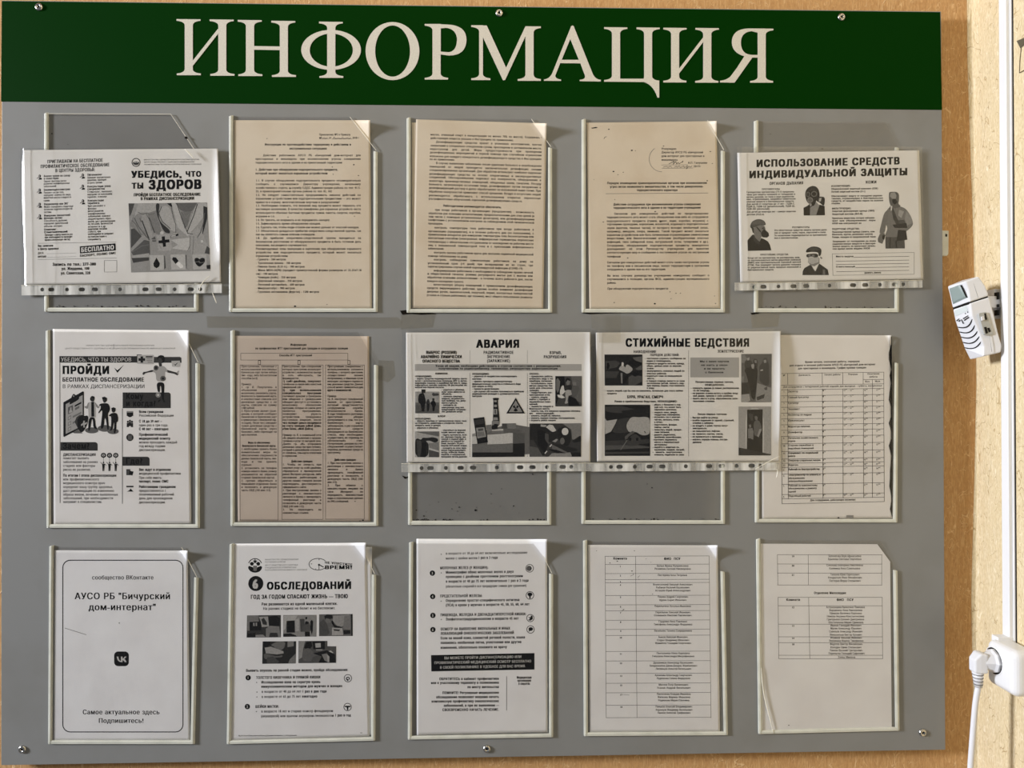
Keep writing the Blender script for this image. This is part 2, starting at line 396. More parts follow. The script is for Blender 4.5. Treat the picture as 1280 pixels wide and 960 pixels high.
        for c, (gv, gf, ad) in zip(t, G):
            if len(gv):
                xx = x0 + X + (gv[:, 0] + it * gv[:, 1]) * k * f; yy = y + base - gv[:, 1] * k + (xx - xm) * sl
                V.append(np.column_stack((xx, yy, gv[:, 2]))); F += [tuple(i + n for i in q) for q in gf]; n += len(gv)
            X += ad * k * f + (ext if c == ' ' else 0)
        if V: s.add(np.vstack(V), F, g)
        return s
    def lines(s, block, **kw):
        """each row: x0 x1 y [!flags] text   flags: b bold, i italic, t thin, w white, g grey"""
        for row in block.strip().splitlines():
            p = row.strip().split(' ', 3); x0, x1, y = map(float, p[:3]); t = p[3]; k = dict(kw)
            if t.startswith('!'):
                fl, t = t.split(' ', 1)
                if 'b' in fl: k['b'] = 0.055
                if 'k' in fl: k['b'] = 0.065
                if 'i' in fl: k['it'] = 0.22
                if 't' in fl: k['b'] = 0.0; k['g'] = 28
                if 'w' in fl: k['g'] = 88
                if 's' in fl: k['stretch'] = 1
            s.text(t, x0, x1, y, **k)
        return s
    def pic(s, block):
        """rows: gray x y x y ... | e gray cx cy rx ry"""
        for i, row in enumerate(block.strip().splitlines()):
            q = row.split()
            if q[0] == 'e': s.ell(float(q[1]), *map(float, q[2:6]))
            elif q[0] == 'l': s.line(float(q[1]), float(q[2]), *map(float, q[3:]))
            else: v = list(map(float, q[1:])); pts = list(zip(v[::2], v[1::2])); s.poly(float(q[0]), pts if i == 0 or len(pts) < 7 or len(pts) == 12 else soft(pts))
        return s
    def done(s):
        for k, (V, F, c, n) in s.parts.items():
            if not n: continue
            nm = k.split('.')[0]; nm = {'heading': 'heading_lettering'}.get(nm, nm); V = np.vstack(V); c = np.concatenate(c)
            o = link(nm, V, F, PHOTO if nm == 'printed_photo' else INK, s.parent)
            if nm in ('stain_spots', 'handwriting'): o['kind'] = 'stuff'
            at_ = o.data.color_attributes.new('ink', 'FLOAT_COLOR', 'POINT')
            at_.data.foreach_set('color', np.column_stack((c * 1.0, c * 0.98, c * 0.93, np.ones(n))).ravel())
# ------------------------------------------------------------------ the setting: back wall, side wall
zt, zb = 2.75, 0.0
o = box('wall_back', (-1.7, WALL_Y, zb), (XW + 0.12, WALL_Y + 0.12, zt), WALLP); o['kind'] = 'structure'
# side wall with the wallpaper lapped round the corner in a soft, slightly wavy fold
zs = np.linspace(zb, zt, 110); prof = []
for z in zs:
    # where the fold starts on the back wall (photo: it wanders by about a centimetre down the wall)
    zz = [2.30, 2.13, 1.83, 1.60, 1.42, 1.24, 1.05, 0.9]; xx = [0, 0, .0085, .0122, .0072, .0012, .0038, .003]
    s_ = float(np.interp(z, zz[::-1], xx[::-1])); x0 = at(1209, 60, WALL_Y).x + s_; x1 = XW - 0.0035 + s_ * .55; wv = 0.0006 * math.sin(z * 61) + 0.0005 * math.sin(z * 143 + 1)
    row = [(XW + 0.12, WALL_Y), (x0, WALL_Y - 0.0002), (x0 + (x1 - x0) * .15 + wv, WALL_Y - 0.0007), (x0 + (x1 - x0) * .5 + wv, WALL_Y - 0.0014 - wv * .6), (x0 + (x1 - x0) * .85, WALL_Y - 0.0024 + wv * .6), (x1, WALL_Y - 0.0038), (x1 + (XW - x1) * .5, WALL_Y - 0.0065), (XW, WALL_Y - 0.016)]
    row += [(XW, -0.30), (XW, -0.80), (XW, -1.6), (XW + 0.12, -1.6)]
    prof.append([(x, y, z) for x, y in row])
V = [p for r in prof for p in r]; m = len(prof[0]); F = []
for i in range(len(zs) - 1):
    for j in range(m):
        k = (j + 1) % m; F.append((i * m + j, i * m + k, (i + 1) * m + k, (i + 1) * m + j))
F += [tuple(range(m)), tuple(reversed(range((len(zs) - 1) * m, len(zs) * m)))]
o = link('wall_right', V, F, WALLR); o['kind'] = 'structure'
bm = bmesh.new(); bm.from_mesh(o.data); bmesh.ops.recalc_face_normals(bm, faces=bm.faces); bm.to_mesh(o.data); bm.free()

# ------------------------------------------------------------------ the information board (1.5 x 1.2 m)
bd = root('information_board', 'large grey information board with a green heading strip across its top', 'notice board', (0, 0, ZC - 0.6))
box('panel', (-0.75, 0, ZC - 0.6), (0.7522, 0.005, ZC + 0.6), GREY, bd, 0.0006)
a, b, c, e = (2.2, 1.3), (1175.2, 15.2), (1177.6, 137.2), (1.3, 126.8)
prism('heading_strip', [a, b, c, e], -0.0006, 0.0, GREEN, bd)
for x in (-0.55, 0.55):                           # battens that hold the board off the wall
    box('batten', (x - 0.02, 0.005, ZC - 0.52), (x + 0.02, WALL_Y - 0.0003, ZC + 0.52), STRIP, bd)
# heading letters
TS = 7.529
def lp(o, pts): return [(o[0] + x / TS, o[1] + y / TS) for x, y in pts]
def stem(xl, xr, t, bt, yt, yb, st=16):
    tl, tr = t; bl, br = bt; r = 42
    p = [(tl, yt), (tr, yt + (tr - tl) * .012), (tr, yt + st)] if tr > xr else [(tl, yt), (xr, yt)]
    if tr > xr: p += bez((tr, yt + st), (xr + 2, yt + st + 6), (xr, yt + st + r))
    p += bez((xr, yb - st - r), (xr + 2, yb - st - 6), (br, yb - st)) + [(br, yb)] if br > xr else [(xr, yb)]
    p += [(bl, yb), (bl, yb - st)] + bez((bl, yb - st), (xl - 2, yb - st - 6), (xl, yb - st - r)) if bl < xl else [(xl, yb)]
    p += bez((xl, yt + st + r), (xl - 2, yt + st + 6), (tl, yt + st)) if tl < xl else [(xl, yt)]
    q = []
    for k in p:
        if not q or abs(q[-1][0] - k[0]) + abs(q[-1][1] - k[1]) > 0.5: q.append(k)
    return q
def letter(org, polys, rings=()):
    V, F = [], []; cnt = 0
    def put(front, loops):
        nonlocal V, F, cnt
        cnt += 1
        flat = [p for l in loops for p in l]; n = len(flat); s0 = len(V); P = lp(org, flat)
        A = at_n([p[0] for p in P], [p[1] for p in P], np.full(n, -0.0012 - cnt * 0.00006)); B = A.copy(); B[:, 1] = -0.0006
        V += list(A) + list(B)
        for t in tessellate_polygon([[Vector((x, y, 0)) for x, y in l] for l in loops]): F.append(tuple(i + s0 for i in t))
        s = s0
        for l in loops:
            m = len(l)
            for i in range(m): j = (i + 1) % m; F.append((s + i, s + j, s + j + n, s + i + n))
            s += m
    for p in polys: put(1, [p])
    for r in rings: put(1, r)
    o = link('heading_letter', V, F, CREAM, bd)
    bm = bmesh.new(); bm.from_mesh(o.data)
    for f in bm.faces:
        if abs(f.normal.y) > 0.9 and f.normal.y > 0: f.normal_flip()
    bm.to_mesh(o.data); bm.free()
letter((210, 10), [stem(157, 233, (80, 306), (82, 308), 104, 632), stem(473, 548, (392, 618), (398, 626), 107, 637), [(228, 502), (474, 190), (474, 238), (228, 550)]])
letter((210, 10), [stem(733, 810, (656, 882), (662, 888), 112, 640), stem(1052, 1128, (972, 1198), (978, 1204), 120, 648), [(800, 358), (1060, 362), (1060, 396), (800, 392)]])
letter((370, 10), [stem(293, 370, (217, 440), (220, 445), 128, 657)], [[arc(330, 394, 281, 188, 0, 354, 59), arc(332, 396, 203, 156, 0, 354, 59)]])
letter((370, 10), [], [[arc(908, 405, 253, 273, 0, 354, 59), arc(909, 405, 164, 241, 0, 354, 59)]])
pb = [(160, 150)] + bez((290, 155), (475, 160), (475, 300)) + bez((475, 300), (470, 447), (310, 447)) + [(232, 437), (160, 437)]
pi_ = [(233, 192)] + bez((280, 186), (384, 195), (386, 300)) + bez((386, 300), (380, 416), (300, 416)) + [(233, 410)]
letter((520, 10), [stem(155, 232, (82, 200), (82, 302), 150, 673)], [[pb, pi_]])
letter((520, 10), [stem(594, 630, (520, 625), (520, 700), 162, 678), [(590, 163), (666, 165), (850, 566), (850, 640), (828, 681), (818, 678), (612, 235)], [(846, 566), (1030, 172), (1060, 172), (1060, 200), (838, 678), (822, 678)],
       stem(1030, 1107, (1040, 1175), (957, 1175), 172, 685)])
la = [(330, 98), (343, 88), (356, 98)] + bez((535, 545), (560, 598), (610, 600)) + [(610, 616), (412, 613), (412, 600)] + bez((412, 600), (470, 598), (460, 556)) + [(418, 445), (228, 443)] + bez((183, 556), (175, 590), (236, 598)) + [(236, 611), (75, 609), (75, 597)] + bez((75, 597), (125, 592), (152, 540))
letter((670, 20), [], [[la, [(242, 412), (404, 412), (323, 216)]]])
letter((670, 20), [stem(715, 792, (642, 860), (642, 760), 105, 618), stem(1018, 1093, (947, 1165), (1000, 1110), 107, 620), [(700, 590), (1110, 590), (1110, 622), (700, 618)],
       bez((985, 616), (1100, 625), (1145, 768)) + [(1160, 768), (1160, 607)] + bez((1160, 607), (1110, 607), (1093, 575)) + [(1040, 580)]])
letter((820, 20), [stem(143, 218, (70, 288), (70, 286), 110, 625), stem(445, 521, (372, 592), (370, 587), 112, 627), [(212, 502), (448, 195), (448, 240), (212, 548)]])
yo = [(1030, 118), (870, 117)] + bez((870, 117), (715, 122), (715, 246)) + bez((715, 246), (718, 345), (832, 378)) + [(612, 0)][:0] + [(760, 490)] + bez((700, 570), (660, 605), (604, 608)) + [(604, 625), (740, 627), (907, 391), (1000, 391), (1030, 391)]
yi = [(958, 156)] + bez((900, 142), (800, 150), (799, 252)) + bez((799, 252), (802, 366), (910, 366)) + [(958, 366)]
letter((820, 20), [stem(958, 1033, (960, 1105), (887, 1102), 118, 627)], [[yo, yi]])
# screws
def screw(px, py, r=0.0062, y=0.0):
    c = at(px, py, y); V, F = [], []; prof = [(1.0, 0.0), (1.0, 0.0008), (0.92, 0.0020), (0.72, 0.0030), (0.42, 0.0033), (0.34, 0.0012), (0.0, 0.0010)]; n = 20
    for rr, h in prof:
        for k in range(n): t = 2 * math.pi * k / n; V.append((c.x + r * rr * math.cos(t), y - h, c.z + r * rr * math.sin(t)))
    for i in range(len(prof) - 1):
        for k in range(n): k2 = (k + 1) % n; F.append((i * n + k, i * n + k2, (i + 1) * n + k2, (i + 1) * n + k))
    o = link('screw', V, F, STEEL, bd, True)
    V, F = [], []
    for k in range(4):
        t = math.pi / 4 + k * math.pi / 2; V.append((c.x + .0022 * math.cos(t), y - 0.00135, c.z + .0022 * math.sin(t)))
    link('screw_slot', V, [(0, 1, 2, 3)], DARK, o)
for p in ((49, 9, -0.0006), (624, 16.5, -0.0006), (1051.5, 21.5, -0.0006), (28, 936.5, 0), (608.5, 936, 0), (1153, 915.5, 0)): screw(p[0], p[1], y=p[2])
# the mounting tab that sticks out from behind the right edge
t = root('mounting_tab', 'small cream plastic tab sticking out behind the right edge of the grey board', 'bracket', at(1183, 304, 0.01))
prism('tab_plate', [(1170, 288), (1186, 288.3), (1185.6, 317), (1184.2, 319.6), (1170, 319.6)], 0.0075, 0.0165, STRIP, t, 0.0006)
prism('tab_slot', [(1182, 292), (1184.2, 293), (1183.8, 296), (1181.6, 295.4)], 0.0072, 0.0075, DARK, t)

# ------------------------------------------------------------------ document pockets: cream strips on three sides and a clear film with a cut corner
def pocket(label, left, right, bottom, film, edge=0.0, top_show=True):
    """left/right/bottom strips: quads in pixels; film: polygon in pixels; edge: brightness of the film's rim (0 = none)"""
    c = at((bottom[0][0] + bottom[1][0]) / 2, bottom[2][1], 0)
    r = root('document_pocket', label, 'document pocket', c, 'document pockets on the board')
    for nm, q in (('left_strip', left), ('right_strip', right), ('bottom_strip', bottom)):
        o = prism(nm, q, -0.0030, -0.0001, STRIP, r, 0.0007)
        if nm != 'bottom_strip':                   # the raised bead of the channel along the inner side
            x = [(q[1][0] * .42 + q[0][0] * .58, q[0][1]), (q[1][0] * .58 + q[0][0] * .42, q[1][1]), (q[2][0] * .58 + q[3][0] * .42, q[2][1]), (q[2][0] * .42 + q[3][0] * .58, q[3][1])]
            prism('bead', x, -0.0036, -0.0029, STRIP, o)
        else:
            x = [(q[0][0], q[0][1] * .6 + q[3][1] * .4), (q[1][0], q[1][1] * .6 + q[2][1] * .4), (q[2][0], q[1][1] * .42 + q[2][1] * .58), (q[3][0], q[0][1] * .42 + q[3][1] * .58)]
            prism('bead', x, -0.0036, -0.0029, STRIP, o)
    V = at_n([p[0] for p in film], [p[1] for p in film], np.full(len(film), -0.0026))
    f = link('clear_film', V, [tuple(range(len(film)))], FILM, r)
    if edge:
        m = len(film); P = [Vector(v) for v in V]
        pts = [P[i] for i in edge]; v, ff = tube_vf(pts, 0.00045, 6); link('film_rim', v, ff, EDGE, f)
    return r
def q4(x0, y0, x1, y1, dx=0): return [(x0, y0), (x1, y0), (x1 + dx, y1), (x0 + dx, y1)]
def crop(ox, oy, s): return lambda *p: [(ox + p[i] / s, oy + p[i + 1] / s) for i in range(0, len(p), 2)]
def std_pocket(label, X0, Y0, X1, Y1, yr, cut, wl=5.0, wr=5.0, wb=4.6, dl=0.0, dr=0.0, db=0.0, edge=()):
    """outer box X0,Y0 - X1,Y1 (px); right strip starts at yr; cut = width of the film's cut corner; dl,dr,db = lean of the strips"""
    L = [(X0 - dl, Y0), (X0 - dl + wl, Y0 - 1.2), (X0 + wl, Y1 - wb + .3), (X0, Y1)]
    R = [(X1 - wr - dr, yr), (X1 - dr, yr + 1), (X1, Y1 - db), (X1 - wr, Y1 - db - wb + .3)]
    B = [(X0 + wl - 1.0, Y1 - wb), (X1 - wr + 1.0, Y1 - wb - db), (X1, Y1 - db), (X0, Y1)]
    Fm = [(X0 + 1.5 - dl, Y0 + .6), (X1 - cut, Y0 + 1.2), (X1 - 1.6 - dr, yr - .6), (X1 - 1.6, Y1 - db - 2), (X0 + 1.5, Y1 - 2)]
    return pocket(label, L, R, B, Fm, edge)
std_pocket('cream edged clear pocket behind the folded health leaflet, first in the top row', 55.2, 141.5, 247.5, 389.5, 192, 34, edge=(0, 1, 2), wb=5)
std_pocket('cream edged clear pocket holding the tan instruction sheet beside the folded health leaflet', 286.2, 145.0, 471.8, 390.0, 188.5, 34.5, edge=(1, 2))
std_pocket('cream edged clear pocket holding the crooked tan two sheet text, middle of the top row', 508.3, 147.5, 690.2, 390.8, 184, 26, edge=(1, 2))
std_pocket('cream edged clear pocket holding the stained tan order with a handwritten signature', 727.2, 149.3, 906.3, 390.6, 188, 22, edge=(1, 2))
std_pocket('empty cream edged clear pocket behind the protective equipment poster', 942.9, 151.2, 1123.8, 390.3, 184, 17, wb=5.0)
std_pocket('cream edged clear pocket holding the leaflet with the doctor and family drawing', 58.0, 413.5, 249.2, 660.0, 453.5, 20, dl=1.0, dr=0.0, edge=(1, 2))
std_pocket('cream edged clear pocket holding the pinkish sheet of three text columns', 288.0, 413.6, 472.4, 657.6, 455.8, 25, edge=())
std_pocket('cream edged clear pocket behind the accident poster, dark crumbs lying inside it', 510.1, 432, 689.0, 656.2, 450, 24, wb=5.2)
std_pocket('cream edged clear pocket behind the natural disasters poster', 727.0, 432, 906.3, 655.0, 450, 24, wb=4.6)
std_pocket('cream edged clear pocket holding the work schedule table, last of the middle row', 944.1, 415.5, 1121.8, 653.2, 453, 17, dr=-1.2, wb=4.4)
std_pocket('cream edged clear pocket holding the sheet with the rounded black border', 59.8, 683.0, 243.0, 930.4, 721.5, 16, dl=-1.6, dr=-4.6, wb=4.8, edge=(1, 2))
std_pocket('cream edged clear pocket holding the sheet with five small photos', 283.3, 680.5, 468.9, 930.5, 718, 18, dl=-3.6, dr=-1, db=4.4, edge=(1, 2))
std_pocket('cream edged clear pocket holding the sheet with the black text banner', 509.8, 678.4, 691.4, 924.8, 717, 20, dl=-1.6, db=3.0, edge=(1, 2))
std_pocket('cream edged clear pocket holding the long room list table', 730.0, 676.2, 910.0, 920.4, 714, 28, dl=1.0, dr=4.0, db=1.2, edge=())
std_pocket('cream edged clear pocket holding the half empty list with a cut corner', 948.3, 674.3, 1124.6, 917.8, 712.5, 24, dl=2.8, dr=2.6, db=4.2, edge=())

# ------------------------------------------------------------------ tape and dirt on the board
def tape(label, poly, y=-0.0004):
    V = at_n([p[0] for p in poly], [p[1] for p in poly], np.full(len(poly), y))
    o = link('clear_tape', V, [tuple(range(len(poly)))], TAPE); tag(o, label, 'tape', 'strips of old clear tape on the board'); return o
tape('long dirty strip of clear tape across the board above the pinkish three column sheet', [(258, 395.2), (430, 396.5), (497, 396.6), (503, 402), (500, 410.3), (430, 411), (350, 410), (259, 409.6)])
tape('wrinkled scrap of clear tape at the right of the pinkish three column sheet', [(472.9, 450.2), (492, 451), (494, 470), (485, 478), (473, 474)])
tape('strip of clear tape joining the stained tan order to the natural disasters poster', [(739, 391.4), (776, 391.4), (775.6, 427.5), (749, 428.5), (748.4, 413), (739.5, 410)], -0.0074)
tape('strip of clear tape running up from the accident poster to the crooked tan text', [(501, 391.4), (545, 391.4), (541, 409), (501, 412)])
tape('faint scrap of clear tape above the work schedule table', [(938, 390.6), (975, 390.8), (972, 408), (940, 410)])
def residue(label, poly):
    o = prism('tape_residue', poly, -0.0008, 0.0, DIRT); tag(o, label, 'tape residue', 'dark tape ends below the top row'); return o
residue('dark frayed tape end under the crooked tan text pocket', [(500, 388.4), (507, 387.6), (522, 390.9), (540, 391.0), (545, 392.4), (526, 393.2), (512, 392.2), (503, 393.2)])
residue('dark frayed tape end under the stained tan order', [(726, 389.6), (737, 391.0), (756, 389.4), (776.5, 389.6), (776.3, 391.2), (755, 391.8), (737, 392.6), (729, 391.6)])
residue('short dark tape end under the empty pocket of the top row', [(938.4, 391.2), (949, 390.4), (949, 391.6), (940, 393.2)])
residue('black curled tape end at the lower left of the accident poster', [(502.5, 594.6), (508, 596.4), (514, 593.4), (510, 597.2), (506, 598.6)])
rnd = random.Random(5); V, F = [], []
def crumb(px, py, r, y):
    n = rnd.randint(5, 7); i = len(V); a0 = rnd.random() * 6; el = rnd.uniform(.5, 1)
    P = [(px + r * rnd.uniform(.5, 1.2) * math.cos(a0 + 2 * math.pi * k / n), py + el * r * rnd.uniform(.5, 1.2) * math.sin(a0 + 2 * math.pi * k / n)) for k in range(n)]
    A = at_n([p[0] for p in P], [p[1] for p in P], np.full(n, y)); c = at(px, py, y - 0.0007)
    V.extend(list(A)); V.append(tuple(c)); F.extend([(i + k, i + (k + 1) % n, i + n) for k in range(n)])
for x0, x1, yb, n in ((517, 545, 650.6, 26), (553, 566, 650.3, 9), (600, 612, 650, 5), (660, 684, 649.6, 10), (62, 240, 383.5, 34), (950, 1116, 384.6, 20), (735, 900, 649.5, 22)):
    for k in range(int(n * 1.3)): crumb(rnd.uniform(x0, x1), yb + 0.2 - abs(rnd.gauss(0, 0.8)), rnd.uniform(.5, 1.4), -0.0006)
for x, y, r in ((627, 611, .9), (614, 617.5, .8), (614, 629, .6), (594.5, 637.5, 2.0), (574, 634, 1.2), (572, 639, .7), (565, 636, .7), (570, 628.6, .7), (548, 627.6, .8), (537, 631, .5), (520.5, 637.8, 1.1), (530, 645, 1.2), (533, 640, .5),
                (642, 632.5, 1.0), (625, 633, .6), (649, 641, .6), (666, 592.8, 1.0), (575, 644, .5), (809, 605, .8), (815, 609.6, 1.1), (835, 605.6, .5), (596, 634, .8), (65, 167, 1.0), (85, 180.6, .7), (963, 167.6, .8), (1028, 186, 1.1), (232.5, 172, 2.2)):
    crumb(x, y, r, -0.0006 if x != 232.5 else -0.0035)
o = link('dirt_crumbs', V, F, DIRT); tag(o, 'dry black dirt crumbs lying inside the clear pockets', 'dirt', None, 'stuff')

# ------------------------------------------------------------------ punched plastic sleeves
def slot(cx, cy, rx, ry):
    d = max(rx - ry, 0); return arc(cx + d, cy, ry, ry, -90, 90, 10) + arc(cx - d, cy, ry, ry, 90, 270, 10) if d > 0.1 else arc(cx, cy, ry, ry, 0, 345, 23)
def sleeve(label, film, strip, holes, d, V=None, folds=()):
    """film, strip: polygons in px; holes: list of (cx, cy, rx, ry)"""
    c = at((strip[0][0] + strip[1][0]) / 2, strip[2][1], -d)
    r = root('plastic_sleeve', label, 'plastic sleeve', c, 'punched plastic sleeves')
    for nm, y in (('back_film', -d + 0.0010), ('front_film', -d - 0.0012)):
        n, m_ = 180, 16; (a, b, cc, e) = [np.array(p, float) for p in film]; U, W = np.meshgrid(np.linspace(0, 1, n + 1), np.linspace(0, 1, m_ + 1)); U = U.ravel()[:, None]; W = W.ravel()[:, None]
        P = (1 - W) * ((1 - U) * a + U * b) + W * ((1 - U) * e + U * cc)
        bul = np.zeros(len(P))
        if nm == 'front_film':                    # the welded edge rolls over, the film wanders a little
            u = U[:, 0]; v_ = W[:, 0]
            bul = 0.0022 * np.exp(-((u - 0.024 + 0.004 * np.sin(v_ * 5)) / 0.009) ** 2) + 0.0006 * np.sin(u * 9 + v_ * 3) ** 2 * np.sin(v_ * math.pi)
            for u0, amp, sg, v0 in folds: bul = bul + amp * np.exp(-((u - u0 + 0.006 * np.sin(v_ * 4 + u0 * 20)) / sg) ** 2) * np.clip(1.25 - np.abs(v_ - v0) * 1.3, 0, 1)
            bul = bul + (V(P) if V else 0)
        Q = at_n(P[:, 0], P[:, 1], y - bul)
        link(nm, Q, [(i * (n + 1) + j, (i + 1) * (n + 1) + j, (i + 1) * (n + 1) + j + 1, i * (n + 1) + j + 1) for i in range(m_) for j in range(n)], SLEEVE, r, True)
    prism('punched_strip', strip, -d - 0.0003, -d + 0.0002, PUNCH, r, 0, [slot(*h) for h in holes])
    v = at_n([p[0] for p in (strip[0], strip[1])], [strip[0][1], strip[1][1]], np.full(2, -d - 0.0005)); vv, ff = tube_vf([Vector(v[0]), Vector(v[1])], 0.0005, 6); link('welded_seam', vv, ff, EDGE, r)
    return r
def holes(f, xs, y, sl, s):
    out = []
    for i, x in enumerate(xs):
        wide = i in (1, 3, 4, 6, 7, 9); p = f(x, y + sl * (x - xs[0]))[0]; out.append((p[0], p[1], (14 if wide else 8.5) / s, 8.5 / s))
    return out
def bend_of(t):
    x0, x1, y0, y1, mx = t
    def f(P):
        u = np.clip((P[:, 0] - x0) / (x1 - x0), 0, 1.2); v = np.clip((P[:, 1] - y0) / (y1 - y0), 0, 1)
        return mx * u ** 2 * np.sin(np.clip(v * 1.1 + 0.05, 0, 1) * math.pi) ** 0.5
    return f
BA, BH, BI = (263.5, 275, 190, 352, 0.0085), (728, 738, 428, 576, 0.0050), (964, 976, 418, 576, 0.0060)   # right edges that bow forward
cA = crop(10, 130, 3.557); cE = crop(900, 130, 3.557); cH = crop(490, 390, 3.427); cI = crop(720, 390, 3.4296)
sleeve('creased plastic sleeve with a punched lower strip around the folded health leaflet', cA(54, 196, 936, 192, 950, 800, 60, 808), cA(60, 806, 950, 800, 950, 840, 60, 851), holes(cA, [152, 192, 262, 328, 386, 498, 611, 670, 741, 812, 855], 825, -.002, 3.557), 0.0050, bend_of(BA), ((0.145, 0.0014, 0.010, 0.6), (0.60, 0.0008, 0.02, 0.9)))
sleeve('plastic sleeve with a punched lower strip around the protective equipment poster', cE(77, 190, 897, 190, 909, 784, 82, 796), cE(65, 797, 900, 783, 900, 816, 65, 830), holes(cE, [152, 193, 260, 327, 383, 487, 592, 646, 711, 778, 815], 813, -.017, 3.557), 0.0050)
sleeve('plastic sleeve with a punched lower strip around the accident poster', cH(40, 70, 852, 70, 853, 647, 42, 650), cH(40, 650, 853, 647, 853, 682, 40, 686), holes(cH, [127, 165, 231, 294, 347, 449, 549, 602, 664, 731, 768], 669, -.009, 3.427), 0.0050, bend_of(BH), ((0.06, 0.0012, 0.006, 0.5),))
sleeve('plastic sleeve with a punched lower strip around the natural disasters poster', cI(70, 76, 880, 70, 880, 645, 66, 648), cI(64, 648, 872, 644, 872, 678, 64, 684), holes(cI, [150, 187, 252, 316, 370, 471, 571, 625, 688, 753, 790], 664, -.008, 3.4296), 0.0050, bend_of(BI))

def tails(r, d, *lines):
    for pts, rad in lines:
        P = [at(x, y, -d) for x, y in pts]
        if len(P) > 2: P = smooth(P)
        n_ = len(P); tube('loose_film_edge', P, [rad * (0.35 + 0.65 * math.sin(math.pi * (i + .4) / (n_ - .2))) for i in range(n_)], EDGE, r, 6)
sl_ = [o for o in bpy.data.objects if o.get('category') == 'plastic sleeve']; pk_ = [o for o in bpy.data.objects if o.get('category') == 'document pocket']
sl_.sort(key=lambda o: o.name); pk_.sort(key=lambda o: o.name)
tails(sl_[0], 0.0115, ([(231, 186.6), (236, 191.5), (242, 197.8)], 0.0010))
tails(sl_[0], 0.0085, ([(262, 345), (256, 350), (251, 357), (249, 364)], 0.0007), ([(265.5, 366), (268, 372), (270.6, 379)], 0.0008))
tails(sl_[3], 0.0105, ([(975.5, 570), (962, 576.5), (944, 586.5)], 0.0006), ([(966, 587), (972, 588), (970, 598)], 0.0006))
tails(pk_[14], 0.0036, ([(951.5, 835), (954.5, 865), (961, 893), (967, 917)], 0.0009))
# ------------------------------------------------------------------ the paper notices
def notice(label, px, py, d=0.0012, cat='paper notice'):
    return root('paper_notice', label, cat, at(px, py, -d), 'paper notices on the board')

# A: folded health leaflet in a sleeve
n = notice('landscape two page health leaflet with a printed photo of a doctor, folded down its middle', 152, 355, 0.005)
s = Sheet([(68, 205), (933, 198), (947, 793), (75, 803)], 0.005, P_SLEEVE, (10, 130, 3.557), n, bend=BA, h=11)
s.view(20, 180, 9.143); s.sl = -0.028; s.begin('heading').lines('''
358 995 192 !bs ПРИГЛАШАЕМ НА БЕСПЛАТНОЕ
280 1070 246 !bs ПРОФИЛАКТИЧЕСКОЕ ОБСЛЕДОВАНИЕ
450 905 297 !bs В ЦЕНТРЫ ЗДОРОВЬЯ:''', h=37)
s.to('printed_text').lines('''
317 620 365 !b Анализ крови на сахар
317 490 395 !b и холестерин
317 575 425 Оценит факторы риска
317 615 452 развития неинфекционных
317 460 485 заболеваний
317 620 522 !b Биоимпедансометрия
317 550 555 Покажет состав тела,
317 630 583 определит количество жира,
317 630 612 мышечной массы и жидкости
317 385 648 в организме
320 600 686 !b Кардиовизор или ЭКГ
320 655 716 Может определить сердечные
320 645 745 патологии сердечно-сосудистой
320 405 780 системы
320 620 817 !b Измерение показателей
320 530 847 !b функции легких
320 585 877 Способность дыхания
320 595 907 определит дыхательный
320 530 940 объем легких
815 985 352 !b Офтальмолог
815 1080 383 Проверит внутриглазное
815 1035 412 давление, проверит
815 985 443 остроту зрения
815 1085 485 !b Консультация узких
815 1015 515 !b специалистов
815 1105 546 Стоматолог, гинеколог,
815 1100 575 определит по показаниям
815 1040 605 терапевт, психолог
818 1005 647 !b Консультация
818 955 677 !b терапевта
820 1020 708 Врач расскажет о
820 920 740 факторах
820 1000 767 риска развития
822 1020 797 неинфекционных
822 1080 825 заболеваний, поможет
822 1085 855 скорректировать образ
822 1134 884 жизни, даст рекомендации
822 1105 912 по питанию, физической
822 1030 945 активности и др.''', h=23)
for x, y in ((268, 380), (268, 540), (268, 702), (270, 835), (760, 368), (760, 495), (762, 663)):
    s.ell(6, x + 2, y - 13, 15, 17); s.ell(70, x - 3, y - 13, 8, 10); s.poly(6, [(x - 12, y + 28), (x + 28, y + 25), (x + 26, y + 10), (x + 10, y + 5), (x - 6, y + 12)]); s.line(6, 6, x - 10, y, x - 28, y + 14)
s.view(20, 270, 7.68).lines('''
270 385 130 !b Стоматолог
270 495 154 !b Стоматологический
275 542 180 Проведет осмотр полости рта
275 542 203 при необходимости проведет
275 520 228 профессиональную чистку
690 875 125 коррекции питания
690 815 150 стресса, при
690 935 172 необходимости направит
690 870 198 на консультацию к
690 815 225 специалисту
210 357 287 !b Вас записали
210 410 316 !b в Центр здоровья
210 265 355 ДАТА
210 290 390 ВРЕМЯ''', h=19)
s.line(25, 2.5, 210, 262, 960, 250).line(25, 2.5, 210, 418, 965, 403).line(45, 2, 300, 362, 575, 355).line(45, 2, 300, 397, 575, 390)
s.poly(4, [(612, 292), (955, 262), (958, 330), (614, 360)])
s.to('heading').text('БЕСПЛАТНО', 625, 945, 312, h=42, b=.062, g=88, sl=-.085)
s.text('ПАСПОРТ, ПОЛИС ОМС', 613, 960, 368, h=21, b=.055, sl=-.085)
s.text('Запись по тел.: 277-380', 350, 768, 466, h=28, b=.055, sl=-.01, stretch=1).text('ул. Жердева, 100', 437, 705, 507, h=26, b=.055, sl=-.01).text('ул. Советская, 328', 430, 714, 550, h=26, b=.055, sl=-.01)
s.to('printed_text').frame(40, 3, 848, 427, 967, 537, -.01)
s.view(150, 180, 9.143); s.to('printed_text').ring(25, 183, 210, 50, 50, 9).ell(20, 183, 218, 34, 22).ell(75, 172, 205, 9, 12).ell(75, 196, 205, 9, 12)
